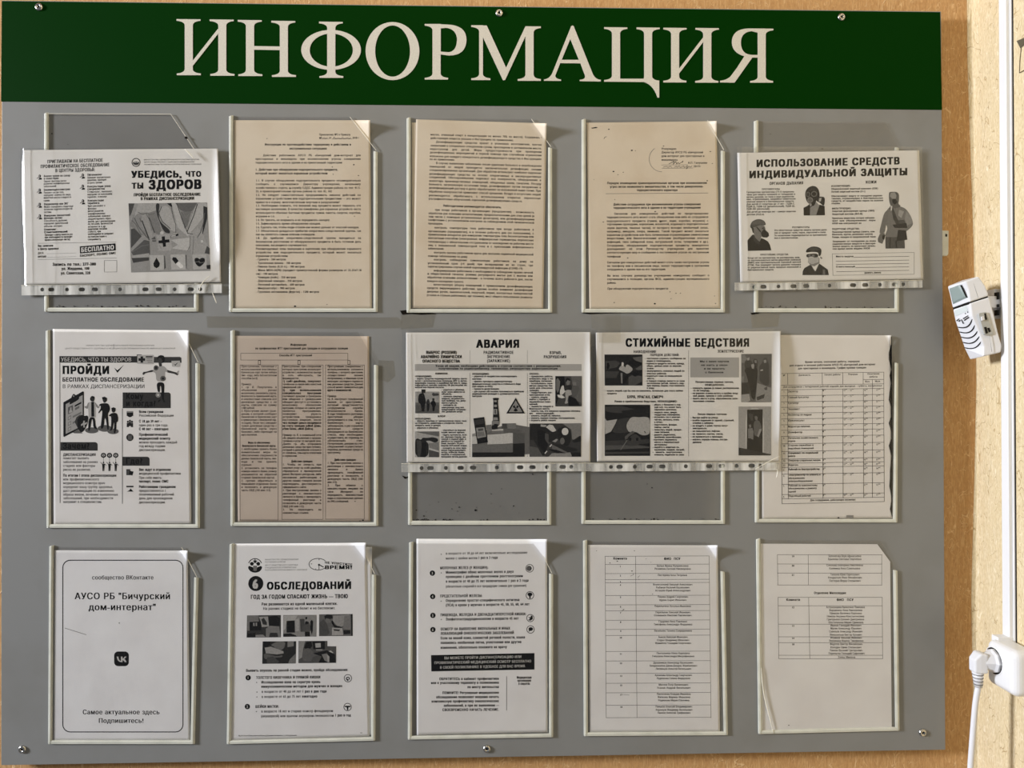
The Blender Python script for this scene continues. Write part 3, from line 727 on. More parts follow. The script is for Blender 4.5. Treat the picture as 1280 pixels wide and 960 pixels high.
s.lines('''
272 905 178 !ts МИНИСТЕРСТВО ЗДРАВООХРАНЕНИЯ РЕСПУБЛИКИ БУРЯТИЯ
275 850 205 !ts ЦЕНТР ОБЩЕСТВЕННОГО ЗДОРОВЬЯ И МЕДИЦИНСКОЙ
275 930 232 !ts ПРОФИЛАКТИКИ РЕСПУБЛИКИ БУРЯТИЯ ИМЕНИ В.Р. БОЯНОВОЙ''', h=14, sl=-.005)
s.to('heading').text('УБЕДИСЬ,', 132, 712, 345, h=74, b=.072, sl=-.006).text('ЧТО', 750, 936, 342, h=60, b=.072, sl=-.006).text('ТЫ', 135, 276, 476, h=64, b=.072).text('ЗДОРОВ', 328, 942, 462, h=102, b=.075, sl=-.01)
s.text('ПРОЙДИ БЕСПЛАТНОЕ ОБСЛЕДОВАНИЕ', 157, 922, 577, h=33, b=.062, sl=-.01, stretch=1).text('В РАМКАХ ДИСПАНСЕРИЗАЦИИ', 235, 850, 622, h=33, b=.062, sl=-.01, stretch=1)
s.view(150, 250, 6.62); s.begin('printed_photo').pic('''
60 70 28 720 20 748 585 92 600
30 70 28 120 28 95 110 78 140
52 80 215 100 155 150 60 240 25 300 26 320 130 300 200 230 300 170 290 120 240
66 150 30 300 26 300 85 240 105 150 110 110 160
55 100 170 140 110 210 100 240 150 215 210 180 290 130 240
62 180 120 225 105 270 300 262 335 235 330 180 200
50 236 120 290 88 330 200 345 265 320 290 285 270
25 176 170 186 168 245 320 238 335
22 236 140 246 150 290 270 282 275
35 260 320 290 300 300 345 268 345
20 295 28 330 28 318 110 330 180 415 250 412 280 360 265 300 110
68 320 60 400 40 440 140 480 200 460 270 410 240 340 170
14 388 28 425 25 440 60 420 55
72 425 26 470 26 520 200 600 280 560 300 480 230
40 458 25 640 21 600 90 560 105 500 85
46 500 95 590 95 560 210 535 240
70 640 24 720 21 722 90 640 210 560 290 550 270 600 120
18 690 50 722 60 722 150 700 230 680 300 690 160
64 560 300 640 220 690 290 740 420 742 500 600 470
30 720 380 742 400 742 450 700 440
75 418 288 470 275 475 290 420 305
6 460 282 484 278 482 295 462 300
66 300 290 410 280 430 400 420 420 320 420
76 330 270 345 255 362 265 360 282 335 285
4 345 303 371 300 373 328 408 326 410 350 378 353 381 385 356 388 353 358 320 358 318 336 347 333
74 420 330 580 310 570 420 430 400 480 370
30 90 240 120 235 180 300 90 400
60 90 400 190 300 200 310 100 430
35 92 430 200 330 245 340 250 450 110 460
66 100 460 240 440 245 470 105 480
26 95 480 240 475 240 500 110 520
72 245 458 360 455 365 578 252 582
30 365 460 372 465 380 560 366 575
72 418 452 540 449 545 575 425 578
36 540 452 552 458 552 560 546 570
70 598 452 715 450 718 570 605 575
12 715 540 748 535 748 570 718 570
5 302 476 330 525 325 550 302 565 280 550 276 525
5 430 490 440 473 462 475 485 505 460 530
88 462 528 485 507 524 545 520 560 500 565
5 615 500 620 480 645 478 658 492 672 478 700 480 705 505 690 530 658 556 630 535
40 618 510 648 508 656 500 664 518 704 510 704 514 660 526 652 514 618 516
62 630 330 640 315 665 308 692 318 698 345 680 368 650 366 634 350
80 668 335 685 332 690 350 672 355
l 34 6 120 150 150 215 215 300 245 330
l 40 5 215 110 262 200 290 270
l 38 5 100 170 130 200 175 290
l 44 6 150 100 190 120 215 108 250 120 285 110
l 30 6 345 55 320 110 350 178 415 235
l 34 5 425 60 440 140 462 205 462 272
l 30 6 470 30 510 150 545 235 560 275 600 282
l 26 7 640 35 610 130 575 215 556 262
l 50 5 520 100 545 150 575 110 600 98
l 36 6 700 110 690 190 665 270 640 310
l 48 6 580 300 578 380 560 420
l 52 6 610 300 606 380 600 450
l 40 6 165 150 172 180
l 60 6 250 330 300 330 340 400
l 46 5 100 430 180 380 240 370
l 34 4 465 285 425 292 418 312
''')
s.done()

# B: anti-terror instruction
n = notice('tan typed instruction sheet with a bullet list of distances, its upper right corner curled', 376, 386)
s = Sheet([(80, 72), (685, 72), (692, 908), (82, 908)], 0.0012, P_OLD, (270, 130, 3.5556), n, curl=[((606, 72), (690, 172), 0.014, 1.5)], h=21, fmax=0.88)
s.view(310, 150, 8).begin('heading').lines('''
168 1032 247 !b Инструкция по противодействию терроризму и действиям в
413 790 287 !b экстремальных ситуациях
75 900 498 !b 1. Действия при обнаружении подозрительного предмета,
75 797 535 !b который может оказаться взрывным устройством''', b=.055)
s.to('printed_text').lines('''
712 1025 148 Приложение №2 к Приказу
712 740 180 №
810 835 180 от
1045 1112 180 2018 г
150 1128 355 Действия работников АУСО РБ «Бичурский дом-интернат для
75 1128 391 престарелых и инвалидов» при возникновении угрозы совершения
75 942 428 террористического акта в здании и на прилегающей территории
78 1128 607 1.1. В случае обнаружения подозрительного предмета незамедлительно
78 1128 643 сообщить о случившемся Директору учреждения, начальнику
78 1128 680 хозяйственного отдела, в службу ЕДДС Администрации района по тел: 41-5-
78 840 715 22, в правоохранительные органы района по тел: 02, 102
78 1128 752 1.2. Не следует самостоятельно предпринимать никаких действий со
78 1128 788 взрывными устройствами или подозрительными предметами — это может
78 918 824 привести к взрыву, многочисленным жертвам и разрушениям!
78 1130 858 1.3. Необходимо помнить, что внешний вид предмета может скрывать его
78 1130 893 настоящее назначение. В качестве камуфляжа для взрывных устройств часто
78 1130 930 используются обычные бытовые предметы: сумки, пакеты, свертки, коробки,''')
s.line(20, 3, 735, 190, 805, 188).line(20, 3, 840, 190, 1040, 188).line(12, 4, 745, 184, 765, 176, 775, 186, 795, 176).line(12, 4, 850, 186, 862, 170, 872, 186, 905, 180, 930, 186, 945, 174, 960, 186, 1000, 178, 1012, 190, 1025, 176)
s.view(310, 265, 8).lines('''
78 270 45 игрушки и т.п.
78 822 82 1.4. Не трогать, не вскрывать и не передвигать находку.
78 728 118 1.5. Зафиксировать время обнаружения находки.
78 1113 155 1.6. Сделать так, чтобы люди отошли как можно дальше от опасной находки.
78 1132 191 1.7. Обязательно дождаться прибытия оперативно-следственной группы, так
78 675 226 как вы являетесь самым важным очевидцем.
78 1132 262 1.8. До прибытия оперативно-следственной группы находиться на
78 1132 299 безопасном расстоянии от обнаруженного предмета и быть готовым дать
78 595 334 показания, касающиеся случившегося.
78 1133 370 Рекомендуемые зоны эвакуации и оцепления при обнаружении взрывного
78 1133 406 устройства или подозрительного предмета, который может оказаться
78 398 441 взрывным устройством
80 380 476 - Граната - 200 метров
80 530 512 - Тротиловая шашка - 100 метров
80 568 548 - Пивная банка (0,33 л.) - 100 метров
80 1135 584 - Мина МОН-50(90) (предмет прямоугольной формы размером от 25-35х7-18
80 300 620 см) - 100 метров
80 480 655 - Чемодан (кейс) - 250 метров
80 542 691 - Дорожный чемодан - 350 метров
80 567 728 - Легковой автомобиль - 600 метров
80 470 764 - Микроавтобус - 900 метров
80 712 800 - Грузовая автомашина (фургон) - 1500 метров''')
s.begin('stain_spots')
for x, y, r in ((1065, 42, 6), (470, 943, 13), (790, 925, 6), (400, 50, 7)): s.ell(5, x, y, r, r * .6, 7)
s.view(310, 150, 8)
for x, y, r in ((1058, 447, 8), (843, 470, 6), (852, 543, 5), (1105, 555, 6), (190, 185, 5), (422, 684, 8)): s.ell(5, x, y, r, r * .8, 7)
s.done()

# C: two tan sheets, the front one crooked
n = notice('plain tan sheet showing its left edge behind the crooked tan text sheet', 595, 386, 0.0006, 'paper sheet')
s = Sheet([(88, 82), (655, 84), (660, 908), (90, 908)], 0.0006, P_OLD, (490, 130, 3.5556), n); s.done()
n = notice('crooked tan sheet of dense text slanting downhill, its upper right corner curled', 598, 386)
s = Sheet([(107, 68), (687, 86), (672, 909), (92, 906)], 0.0012, P_OLD, (490, 130, 3.5556), n, curl=[((612, 84), (686, 186), 0.016, 1.5)], h=21, fmax=0.88)
s.view(525, 160, 8); s.sl = .028; s.lines('''
105 1222 82 масел, этиловый спирт в концентрации не менее 70% по массе). Содержание
105 938 113 действующих веществ указано в Инструкциях по применению.
160 1218 155 Дезинфицирующие средства хранят в упаковках изготовителя, плотно
105 1218 191 закрытыми в специально отведенном сухом, прохладном и затемненном месте,
100 1218 226 недоступном для детей. Меры предосторожности при проведении
100 1216 260 дезинфекционных мероприятий и первой помощи при случайном отравлении
98 1216 298 изложены для каждого конкретного дезинфицирующего средства в Инструкциях
98 350 317 по их применению.
160 1216 367 В случае выявления заболевших после удаления больного и освобождения
95 1216 402 помещений от людей проводится заключительная дезинфекция силами
95 1214 437 специализированных организаций. Для обработки используют наиболее надежные
93 1214 475 дезинфицирующие средства на основе хлорактивных и кислородактивных
93 1213 508 соединений. Обеззараживанию подлежат все поверхности, оборудование и
92 1213 545 инвентарь производственных помещений, обеденных залов, санузлов. Посуду
90 1211 580 больного, загрязненную остатками пищи, дезинфицируют путем погружения в
90 1210 615 дезинфицирующий раствор и далее обрабатывают по изложенной выше схеме. При
88 1209 652 обработке поверхностей применяют способ орошения. Воздух в отсутствие людей
88 1208 690 рекомендуется обрабатывать с использованием открытых переносных
86 1025 722 ультрафиолетовых облучателей, аэрозолей дезинфицирующих средств.
232 815 787 !b Работодателям рекомендуется обеспечить:
150 1143 833 при входе работников в организацию (предприятие) - возможность
85 1145 868 обработки рук кожными антисептиками, предназначенными для этих целей (в
85 1145 902 том числе с помощью установленных дозаторов), или дезинфицирующими
83 1143 935 салфетками с установлением контроля за соблюдением этой гигиенической''')
s.view(525, 270, 8); s.sl = .022; s.lines('''
83 232 77 процедуры.
145 1140 128 контроль температуры тела работников при входе работников в
83 1140 165 организацию (предприятие), и в течение рабочего дня (по показаниям), с
83 1138 198 применением аппаратов для измерения температуры тела бесконтактным или
82 1138 233 контактным способом (электронные, инфракрасные термометры, переносные
82 1137 270 тепловизоры) с обязательным отстранением от нахождения на рабочем месте
82 1136 305 лиц с повышенной температурой тела и с признаками инфекционного
80 243 328 заболевания.
140 1135 377 контроль вызова работником врача для оказания первичной медицинской
80 475 405 помощи заболевшему на дому
138 1133 448 контроль соблюдения самоизоляции работников на дому на
78 1132 484 установленный срок (14 дней) при возвращении их из стран, где
78 1028 517 зарегистрированы случаи новой коронавирусной инфекции (COVID-19)
137 1130 558 информирование работников о необходимости соблюдения правил личной
75 1128 590 и общественной гигиены: режима регулярного мытья рук с мылом или
74 1127 626 обработки кожными антисептиками - в течение всего рабочего дня, после
72 440 656 каждого посещения туалета.
135 1127 698 качественную уборку помещений с применением дезинфицирующих
70 1127 732 средств вирулицидного действия, уделив особое внимание дезинфекции
70 1126 768 дверных ручек, выключателей, поручней, перил, контактных поверхностей
68 1125 804 (столов и стульев работников, орг.техники), мест общего пользования (комнаты''')
s.done()

# D: approval order
n = notice('stained tan order with a handwritten signature at its upper right and many dark specks', 818, 386)
s = Sheet([(82, 83), (660, 76), (677, 908), (95, 910)], 0.0012, P_OLD, (710, 130, 3.5556), n, curl=[((612, 76), (668, 165), 0.013, 1.5)], h=21, fmax=0.88)
s.view(740, 160, 8).lines('''
695 845 210 Утверждаю
695 1113 245 Директор АУСО РБ «Бичурский
695 1125 282 дом интернат для престарелых и
695 858 320 инвалидов»
960 1153 350 А.П. Ганушкин
1015 1090 385 2017г''')
s.line(20, 3, 695, 370, 958, 368).line(20, 3, 700, 404, 1010, 400)
s.begin('handwriting').line(14, 5, 770, 358, 800, 345, 822, 330, 812, 362, 838, 336, 848, 360, 860, 345, 872, 358, 900, 340, 910, 330, 905, 345).line(14, 4, 712, 392, 745, 384, 760, 394, 785, 382, 800, 396).line(14, 4, 822, 394, 845, 382, 850, 394, 872, 380, 885, 395, 915, 380, 925, 394, 955, 378, 945, 410, 968, 382, 985, 392, 1000, 380)
s.to('printed_text').lines('''
152 1150 552 !b Порядок оповещения правоохранительных органов при возникновении
180 1115 588 !b угроз актов незаконного вмешательства, в том числе диверсионно-
447 857 623 !b террористического характера
215 1088 765 !b Действия сотрудников при возникновении угрозы совершения
215 1088 799 !b террористического акта в здании и на территории учреждения
222 1165 858 Сигналом для немедленных действий по предотвращению
148 1165 893 террористического акта может стать обнаружение кем-либо из сотрудников
148 1165 931 подозрительного предмета (сумки, пакет, ящик, коробка, игрушка) с''', sl=-.003)
s.line(45, 4, 140, 657, 1160, 650).ring(52, 700, 310, 130, 130, 4, a0=90, a1=235)
s.view(740, 260, 8).lines('''
150 1166 163 торчащими проводами, веревками, изолентой, издающего подозрительные
150 1166 200 звуки (щелчки, тиканье часов), от которого исходит необычный запах,
150 1167 235 например, миндаля, хлора, аммиака. Такой предмет может оказаться
150 1168 270 взрывным устройством или быть начиненным отравляющими химическими
150 1168 304 веществами, или биологическими агентами (возбудителями опасных
150 1168 340 инфекций, типа сибирской язвы, натуральной оспы, туляремии и др.).
150 1168 376 Сотрудники, обнаружившие подозрительные предметы немедленно
150 1169 410 докладывают об этом Руководству учреждения для принятия
150 1170 446 соответствующих мер и сообщения о поступившей угрозе по экстренным
152 288 487 телефонам
152 1172 545 Сигналом для немедленных действий может стать также поступление угрозы
152 1172 580 по телефону или в письменном виде, захват террористами в заложники
152 740 615 сотрудников в здании или на его территории.
152 1174 677 Во всех случаях руководство учреждения немедленно сообщает о
152 1174 712 случившемся в полицию, органы ФСБ, администрацию муниципального
152 243 750 района.
152 765 808 !i При обнаружении подозрительного предмета:''', sl=-.003)
s.begin('stain_spots'); s.view(740, 160, 8)
for x, y, r in ((398, 224, 11), (434, 228, 5), (215, 435, 10), (312, 442, 6), (260, 467, 6), (715, 180, 7), (1183, 235, 8), (1203, 355, 6), (1152, 527, 8), (632, 836, 9), (112, 940, 7), (685, 936, 12), (20, 517, 4), (228, 715, 5), (168, 13, 9)): s.ell(6, x, y, r, r * .6, 7)
s.poly(8, [(-8, -2), (40, -10), (58, -6), (40, 2), (0, 6)]).line(10, 4, 120, 108, 128, 92, 145, 86)
s.view(740, 260, 8)
for x, y, r in ((222, 946, 7), (628, 957, 11), (780, 838, 6), (840, 853, 6), (885, 852, 6), (790, 908, 5), (357, 500, 7), (1235, 955, 6), (1225, 880, 5), (955, 596, 4)): s.ell(8, x, y, r, r * .7, 7)
s.done()

# E: protective equipment poster
n = notice('white landscape poster with a gas mask, a respirator and a man in a protective suit', 1040, 352, 0.005)
s = Sheet([(77, 217), (886, 206), (903, 778), (90, 792)], 0.005, P_SLEEVE, (900, 130, 3.557), n, h=9)
s.sl = -.019; s.begin('heading').text('ИСПОЛЬЗОВАНИЕ СРЕДСТВ', 162, 803, 258, h=31, b=.075, stretch=1).text('ИНДИВИДУАЛЬНОЙ ЗАЩИТЫ', 130, 838, 307, h=31, b=.075, stretch=1)
s.text('ОРГАНОВ ДЫХАНИЯ', 220, 371, 352, h=12.5, b=.062, stretch=1).text('КОЖИ', 648, 697, 347, h=12, b=.06, stretch=1)
s.view(915, 180, 9.6); s.sl = -.012; s.to('printed_text').lines('''
358 575 541 !bs ПРОТИВОГАЗЫ
175 752 577 !b Гражданские противогазы (ГП-7) предназна-
175 760 606 !b чены для защиты человека от попадания в
175 752 635 !b органы дыхания, на глаза и лицо радиоактив-
175 765 662 !b ных, отравляющих, аварийно химически
175 748 691 !b опасных веществ и бактериальных средств.
175 752 721 !b Для детей от полутора до 17 лет – ПДФ-7,
175 757 750 !b ПДФ-Д, ПДФ-2Д (дошкольный), ПДФ-Ш,
175 458 781 !b ПДФ-2Ш (школьный).
178 767 813 !b Для детей до полутора лет – камера защитная
178 392 847 !b детская (КЗД-6).''', h=20)
s.view(915, 260, 9.6).lines('''
722 930 231 !bs РЕСПИРАТОРЫ
508 1143 266 !b Это облегченные средства защиты органов дыха-
508 1130 296 !b ния от вредных газов, паров, аэрозолей и пыли.
508 1143 328 !b По назначению подразделяются на противопыле-
508 798 360 !b вые и противогазовые.
340 678 558 !bs ПРОСТЕЙШИЕ СРЕДСТВА
188 820 598 !b Когда нет ни противогаза, ни респиратора, мож-
188 826 626 !b но воспользоваться ватно-марлевой повязкой
188 828 654 !b (ВМП) или противопыльной тканевой маской
188 828 683 !b (ПТМ). Они защищают органы дыхания человека
188 828 712 !b от радиоактивной пыли, вредных аэрозолей и
188 505 743 !b бактериальных средств.''', h=20)
s.view(1030, 180, 9.6).lines('''
87 322 503 !bs ИЗОЛИРУЮЩИЕ:
87 650 538 !b Общевойсковой защитный комплект (ОЗК)
87 497 573 !b Легкий защитный костюм (Л-1)
90 708 624 !b Обеспечивают защиту от попадания радиоак-
90 710 653 !b тивных, отравляющих и бактериальных
90 712 682 !b средств, от воздействия паров на кожные
90 200 714 !b покровы.
95 327 773 !bs ФИЛЬТРУЮЩИЕ:
97 607 805 !b Защитная фильтрующая одежда (ЗФО)
97 465 842 !b Защитный костюм (ФЛ-Ф)
97 612 890 !b Пропитаны веществом, которое нейтрали-
97 620 920 !b зует или обезвреживает пары
97 450 953 !b АХОВ или нейтрализует их''', h=20)
s.view(1030, 260, 9.6).lines('''
97 428 250 !bs ПОДРУЧНЫЕ СРЕДСТВА:
97 615 287 !b Производственная одежда (халаты, ком-
97 585 317 !b бинезоны, куртки, резиновые сапоги)
97 622 349 !b Плащи, накидки из прорезиненной ткани
103 625 400 !b Защищают от попадания на кожу
103 625 430 !b радиоактивных веществ и бактери-
103 622 459 !b альных средств, не пропускают капель-
103 553 489 !b ное время капли жидких АХОВ
143 355 583 !bs Место выдачи
145 373 706 !bs Ответственный
485 685 777 !b (должность, фамилия)''', h=20)
s.line(40, 4, 100, 550, 1082, 533, 1082, 795, 107, 808, 100, 550)
for q in ((358, 591, 1020, 580), (145, 639, 1018, 625), (145, 678, 1018, 665), (380, 716, 1018, 706), (150, 764, 1018, 748)): s.line(22, 5, *q)
s.view(915, 180, 9.6).begin('printed_photo').pic('''
4 858 765 905 742 930 720 1060 730 1112 745 1115 855 860 858
55 938 760 960 750 1005 690 1050 735 1010 852 935 855
10 875 610 885 560 915 520 965 500 1010 510 1040 545 1052 600 1050 640 1010 680 990 740 950 745 930 720 895 690
18 905 540 960 510 1010 520 1030 560 960 555 905 580
e 38 912 605 25 33
e 18 912 605 15 22
e 40 985 600 38 36
e 8 985 600 25 24
e 48 938 672 35 34
e 36 938 672 24 23
60 930 710 955 715 955 745 935 748
14 1020 640 1050 630 1115 635 1112 720 1095 745 1050 700 1015 690
70 1045 650 1075 645 1065 690 1040 690
''').view(915, 260, 9.6).begin('printed_photo').pic('''
9 185 388 245 320 330 410 350 360 380 370 430 400 455 440 472 508 190 515
20 245 320 260 318 335 405 330 450 262 400
46 255 235 300 210 385 205 405 250 390 300 345 360 335 410 265 345
30 215 215 240 160 300 133 350 135 395 160 410 210 330 205 290 225 250 235 225 245
36 235 200 250 165 310 140 380 160 400 195 320 195
22 225 215 260 230 265 300 250 300
14 345 300 385 248 440 300 445 335 420 355 365 352
8 290 230 300 225 350 280 340 292
22 355 240 385 230 390 245 365 255
''').begin('printed_photo').pic('''
14 845 805 850 755 870 720 940 680 1000 760 1045 665 1110 710 1150 740 1162 805
24 940 680 955 690 1000 770 985 770
22 1045 665 1055 680 1010 770 1000 762
40 1090 735 1115 740 1120 800 1090 800
50 915 600 1050 600 1050 660 990 700 945 690 910 650
70 910 590 1045 590 1040 650 960 675 915 655
12 885 525 900 490 960 460 1030 465 1070 490 1075 520 1065 570 1040 580 1035 530 960 525 895 535
26 900 495 960 470 1030 475 1060 500 960 515
16 890 560 920 550 1030 545 1035 590 990 595 950 580 920 592 895 590
e 46 930 572 14 12
e 46 975 572 18 13
40 1060 580 1085 600 1075 615 1060 600
''').view(1030, 260, 9.6).begin('printed_photo').pic('''
30 735 350 750 330 960 300 968 400 970 485 738 487
12 790 350 800 350 795 485 785 485
14 855 400 870 390 880 485 865 485
46 755 20 800 -20 900 -25 980 5 1040 90 1075 190 1040 240 960 300 890 350 740 350 730 330 770 230 700 150
44 720 60 770 15 780 60 760 150 740 230 730 300 670 310 665 280 690 180
56 990 30 1030 80 1068 180 990 215 970 120
30 870 150 960 140 980 180 900 200 850 180
62 900 20 960 40 930 120 890 90
24 810 0 830 0 920 230 900 250 830 130
18 820 200 990 180 1000 240 850 240
14 890 260 985 270 1000 380 870 400
40 670 310 730 300 720 380 700 430 650 410 645 370
10 700 330 735 320 725 380 700 370
36 778 -190 810 -195 870 -195 900 -170 900 -90 890 -50 930 -20 840 10 800 -20 780 -90
58 800 -180 850 -190 870 -150 860 -110 820 -110 790 -140
10 820 -110 860 -110 880 -70 850 -40 820 -70
80 795 -25 820 -25 815 30 798 30
6 790 -20 798 -20 800 25 790 20
''')
s.done()
# F: leaflet with the doctor and family drawing
n = notice('white leaflet with a drawing of a doctor, family and clipboard, its corner curled', 150, 656)
s = Sheet([(92, 40), (697, 46), (708, 905), (96, 908)], 0.0012, P_WHITE, (40, 400, 3.557), n, curl=[((632, 40), (706, 160), 0.017, 1.4)], h=12)
s.view(60, 420, 9.143).lines('''
435 1215 108 !ts МИНИСТЕРСТВО ЗДРАВООХРАНЕНИЯ РЕСПУБЛИКИ БУРЯТИЯ
195 1455 142 !ts ЦЕНТР ОБЩЕСТВЕННОГО ЗДОРОВЬЯ И МЕДИЦИНСКОЙ ПРОФИЛАКТИКИ РБ ИМЕНИ В.Р. БОЯНОВОЙ''', h=15)
s.rect(20, 130, 230, 1040, 304).view(140, 430, 10.667).poly(26, [(340, 172), (905, 172), (925, 185), (928, 250), (340, 250)])
s.line(22, 4, 23, 0, 23, 60).view(40, 400, 3.557).line(22, 3, 124, 190, 125, 812).line(22, 3, 402, 395, 402, 815)
s.view(60, 420, 9.143).begin('heading').text('УБЕДИСЬ, ЧТО ТЫ ЗДОРОВ', 148, 955, 268, h=46, b=.02, g=84).text('ПРОЙДИ', 165, 712, 388, h=88, b=.072).text('БЕСПЛАТНОЕ ОБСЛЕДОВАНИЕ', 165, 1103, 497, h=46, b=.062, stretch=1).text('В РАМКАХ ДИСПАНСЕРИЗАЦИИ', 165, 1107, 575, h=43, b=.012, stretch=1)
s.poly(6, [(755, 362), (793, 392), (868, 330), (793, 422)])
s.view(40, 400, 3.557)
for q, r in (((403, 322, 617, 392), 12), ((127, 543, 292, 581), 12), ((403, 608, 523, 648), 12)):
    x0, y0, x1, y1 = q; s.poly(22, [(x0, y0)] + arc(x1 - r, y0 + r, r, r, -90, 0, 6) + [(x1, y1), (x0, y1)])
s.text('Кому', 418, 497, 342, h=25, b=.055, g=5, caps=False).text('и когда?', 418, 552, 374, h=25, b=.055, g=5).text('Зачем?', 137, 257, 563, h=26, b=.055, g=5).text('Где?', 417, 493, 630, h=25, b=.055, g=5)
s.view(60, 535, 8.727).to('printed_text').lines('''
165 523 290 !b ДИСПАНСЕРИЗАЦИЯ
165 450 331 помогает выявить
165 545 373 заболевания на ранних
165 515 414 стадиях или факторы
165 468 456 риска их развития.
165 748 520 !b По итогам I этапа диспансеризации
165 557 562 или профилактического
165 622 603 медицинского осмотра врач
165 708 645 определит вашу группу здоровья,
165 722 687 даст рекомендации по изменению
165 765 728 образа жизни, лечению выявленных
165 712 768 заболеваний, при необходимости
165 590 808 направит к специалистам.''', h=29, b=.02)
for x in (605, 671, 739):
    s.ell(5, x, 298, 29, 27).ell(76, x, 298, 17, 13).ell(10, x, 298, 6, 6).line(40, 4, x, 325, x, 370)
    s.ell(14, x, 378, 8, 10).poly(14, [(x - 16, 390), (x + 16, 390), (x + 12, 430), (x + 9, 470), (x + 1, 470), (x, 436), (x - 3, 470), (x - 11, 470), (x - 12, 430)]).line(16, 6, x - 14, 394, x - 30, 374).line(16, 6, x + 14, 394, x + 27, 406)
s.view(145, 500, 6.62).lines('''
190 393 99 !b Всем гражданам
190 478 130 Российской Федерации
190 380 178 !b С 18 до 39 лет –
190 432 210 один раз в три года.
190 435 242 !b С 40 лет – ежегодно
190 430 288 !b Профилактический
190 450 320 !b медицинский осмотр
190 507 352 можно проходить каждый
190 408 383 год между годами
190 410 415 диспансеризации.
190 455 578 !b Вас ждут в отделении
190 537 610 медицинской профилактики
190 382 645 При себе иметь:
190 435 675 !b паспорт, полис ОМС
190 495 720 !b Работающим гражданам
190 415 752 предоставляется 1
190 480 783 оплачиваемый рабочий
190 468 815 день для прохождения
190 410 848 диспансеризации.''', h=21, b=.02)
s.rect(8, 88, 95, 142, 132).rect(60, 88, 92, 142, 104).ell(8, 115, 128, 20, 14)
for x, y in ((98, 190), (115, 182), (132, 190)): s.ell(14, x, y - 10, 8, 9).rect(14, x - 9, y, x + 9, y + 34)
s.ell(14, 115, 310, 30, 30).rect(40, 98, 290, 132, 330).poly(14, [(105, 280), (125, 280), (115, 294)])
s.rect(30, 85, 572, 118, 622).poly(8, [(112, 585), (145, 592), (135, 625), (105, 618)]).rect(10, 85, 710, 145, 722).poly(10, [(90, 758), (145, 758), (120, 732), (112, 745)])
s.view(140, 430, 10.667).begin('printed_drawing').pic('''
78 335 145 550 145 560 160 556 268 470 270 335 262
14 330 140 395 140 395 147 338 150 338 250 330 250
14 380 165 415 165 415 190 442 190 442 225 415 225 415 250 380 250 380 225 352 225 352 190 380 190
20 450 162 540 162 540 180 450 180
30 460 196 540 196 540 202 460 202
30 460 218 540 218 540 224 460 224
30 475 240 540 240 540 246 475 246
80 793 225 905 222 912 300 880 308 800 300
16 815 258 840 275 888 238 845 290
10 600 200 615 160 650 147 690 155 705 190 700 230 680 255 640 250
28 612 215 620 185 655 190 672 230 650 290 625 275
18 625 275 665 270 660 315 635 312
72 560 300 640 300 690 290 740 345 735 380 705 360 705 500 590 500 585 390 545 370
24 545 340 555 370 450 385 420 415 403 400 420 370 450 372
24 735 345 740 380 830 398 870 418 890 400 860 380
70 860 380 885 355 895 362 875 405
8 590 510 700 510 695 640 690 760 665 740 655 560 640 560 640 640 610 645
8 605 770 640 735 650 745 625 775
8 675 740 690 735 710 770 690 775
e 34 587 318 32 34
e 12 587 318 14 16
e 40 680 460 36 36
e 14 680 460 16 16
e 60 615 680 34 34
e 92 615 680 12 12
''').view(60, 470, 12).begin('printed_drawing').pic('''
6 230 395 520 230 538 238 538 760 240 915 230 905
70 265 425 520 285 520 745 265 870
8 360 290 390 262 410 290 465 300 470 350 330 430 320 415
70 372 302 385 285 395 300 388 315
6 400 440 500 385 500 412 400 465
45 405 480 470 445 470 480 405 515
40 300 470 375 435 375 540 300 575
72 310 560 320 520 335 500 330 480 345 465 355 480 350 505 370 530 370 540
40 300 615 345 590 345 640 300 665
72 306 618 340 600 340 636 306 655
40 300 700 345 675 345 725 300 750
72 306 703 340 685 340 721 306 740
40 300 780 345 755 345 805 300 830
72 306 783 340 765 340 801 306 820
50 370 600 500 535 500 560 370 630
50 370 690 420 665 420 690 370 720
42 370 850 440 800 520 860 400 860
e 42 655 815 100 45
e 42 850 785 105 50
e 42 975 830 85 42
8 430 640 500 575 530 600 610 590 590 740 510 862 440 790
26 400 690 425 620 490 572 440 660 445 780
74 530 670 555 672 548 705 585 690 585 715 550 735 555 775 530 770 530 735 495 750 495 725 525 705
8 628 345 640 310 665 297 700 310 698 355 680 385 640 375
20 645 330 690 330 685 380 655 385
78 600 400 650 385 700 390 712 480 715 620 610 620
6 648 390 690 385 695 610 650 610
60 600 400 615 400 600 490 575 490 545 470 550 450 580 455
60 705 395 760 465 770 445 775 460 750 485 720 460
6 610 620 705 615 715 760 745 790 730 800 680 780 672 650 655 650 630 820 600 825
6 808 320 850 310 885 330 885 370 860 395 825 380
20 820 350 860 350 855 400 835 400
6 800 410 900 405 930 470 925 520 900 560 900 610 915 800 890 815 870 650 850 620 835 780 785 800 810 600 815 500 765 560 750 550 790 490 790 440 770 450 765 430
6 950 480 985 468 1015 485 1010 530 985 548 955 530
14 960 510 995 510 990 550 965 545
6 955 555 1030 550 1055 630 1045 690 1025 690 1025 800 1010 860 985 860 995 700 985 700 970 810 920 825 945 780 950 600 915 605 910 590
''')
s.done()

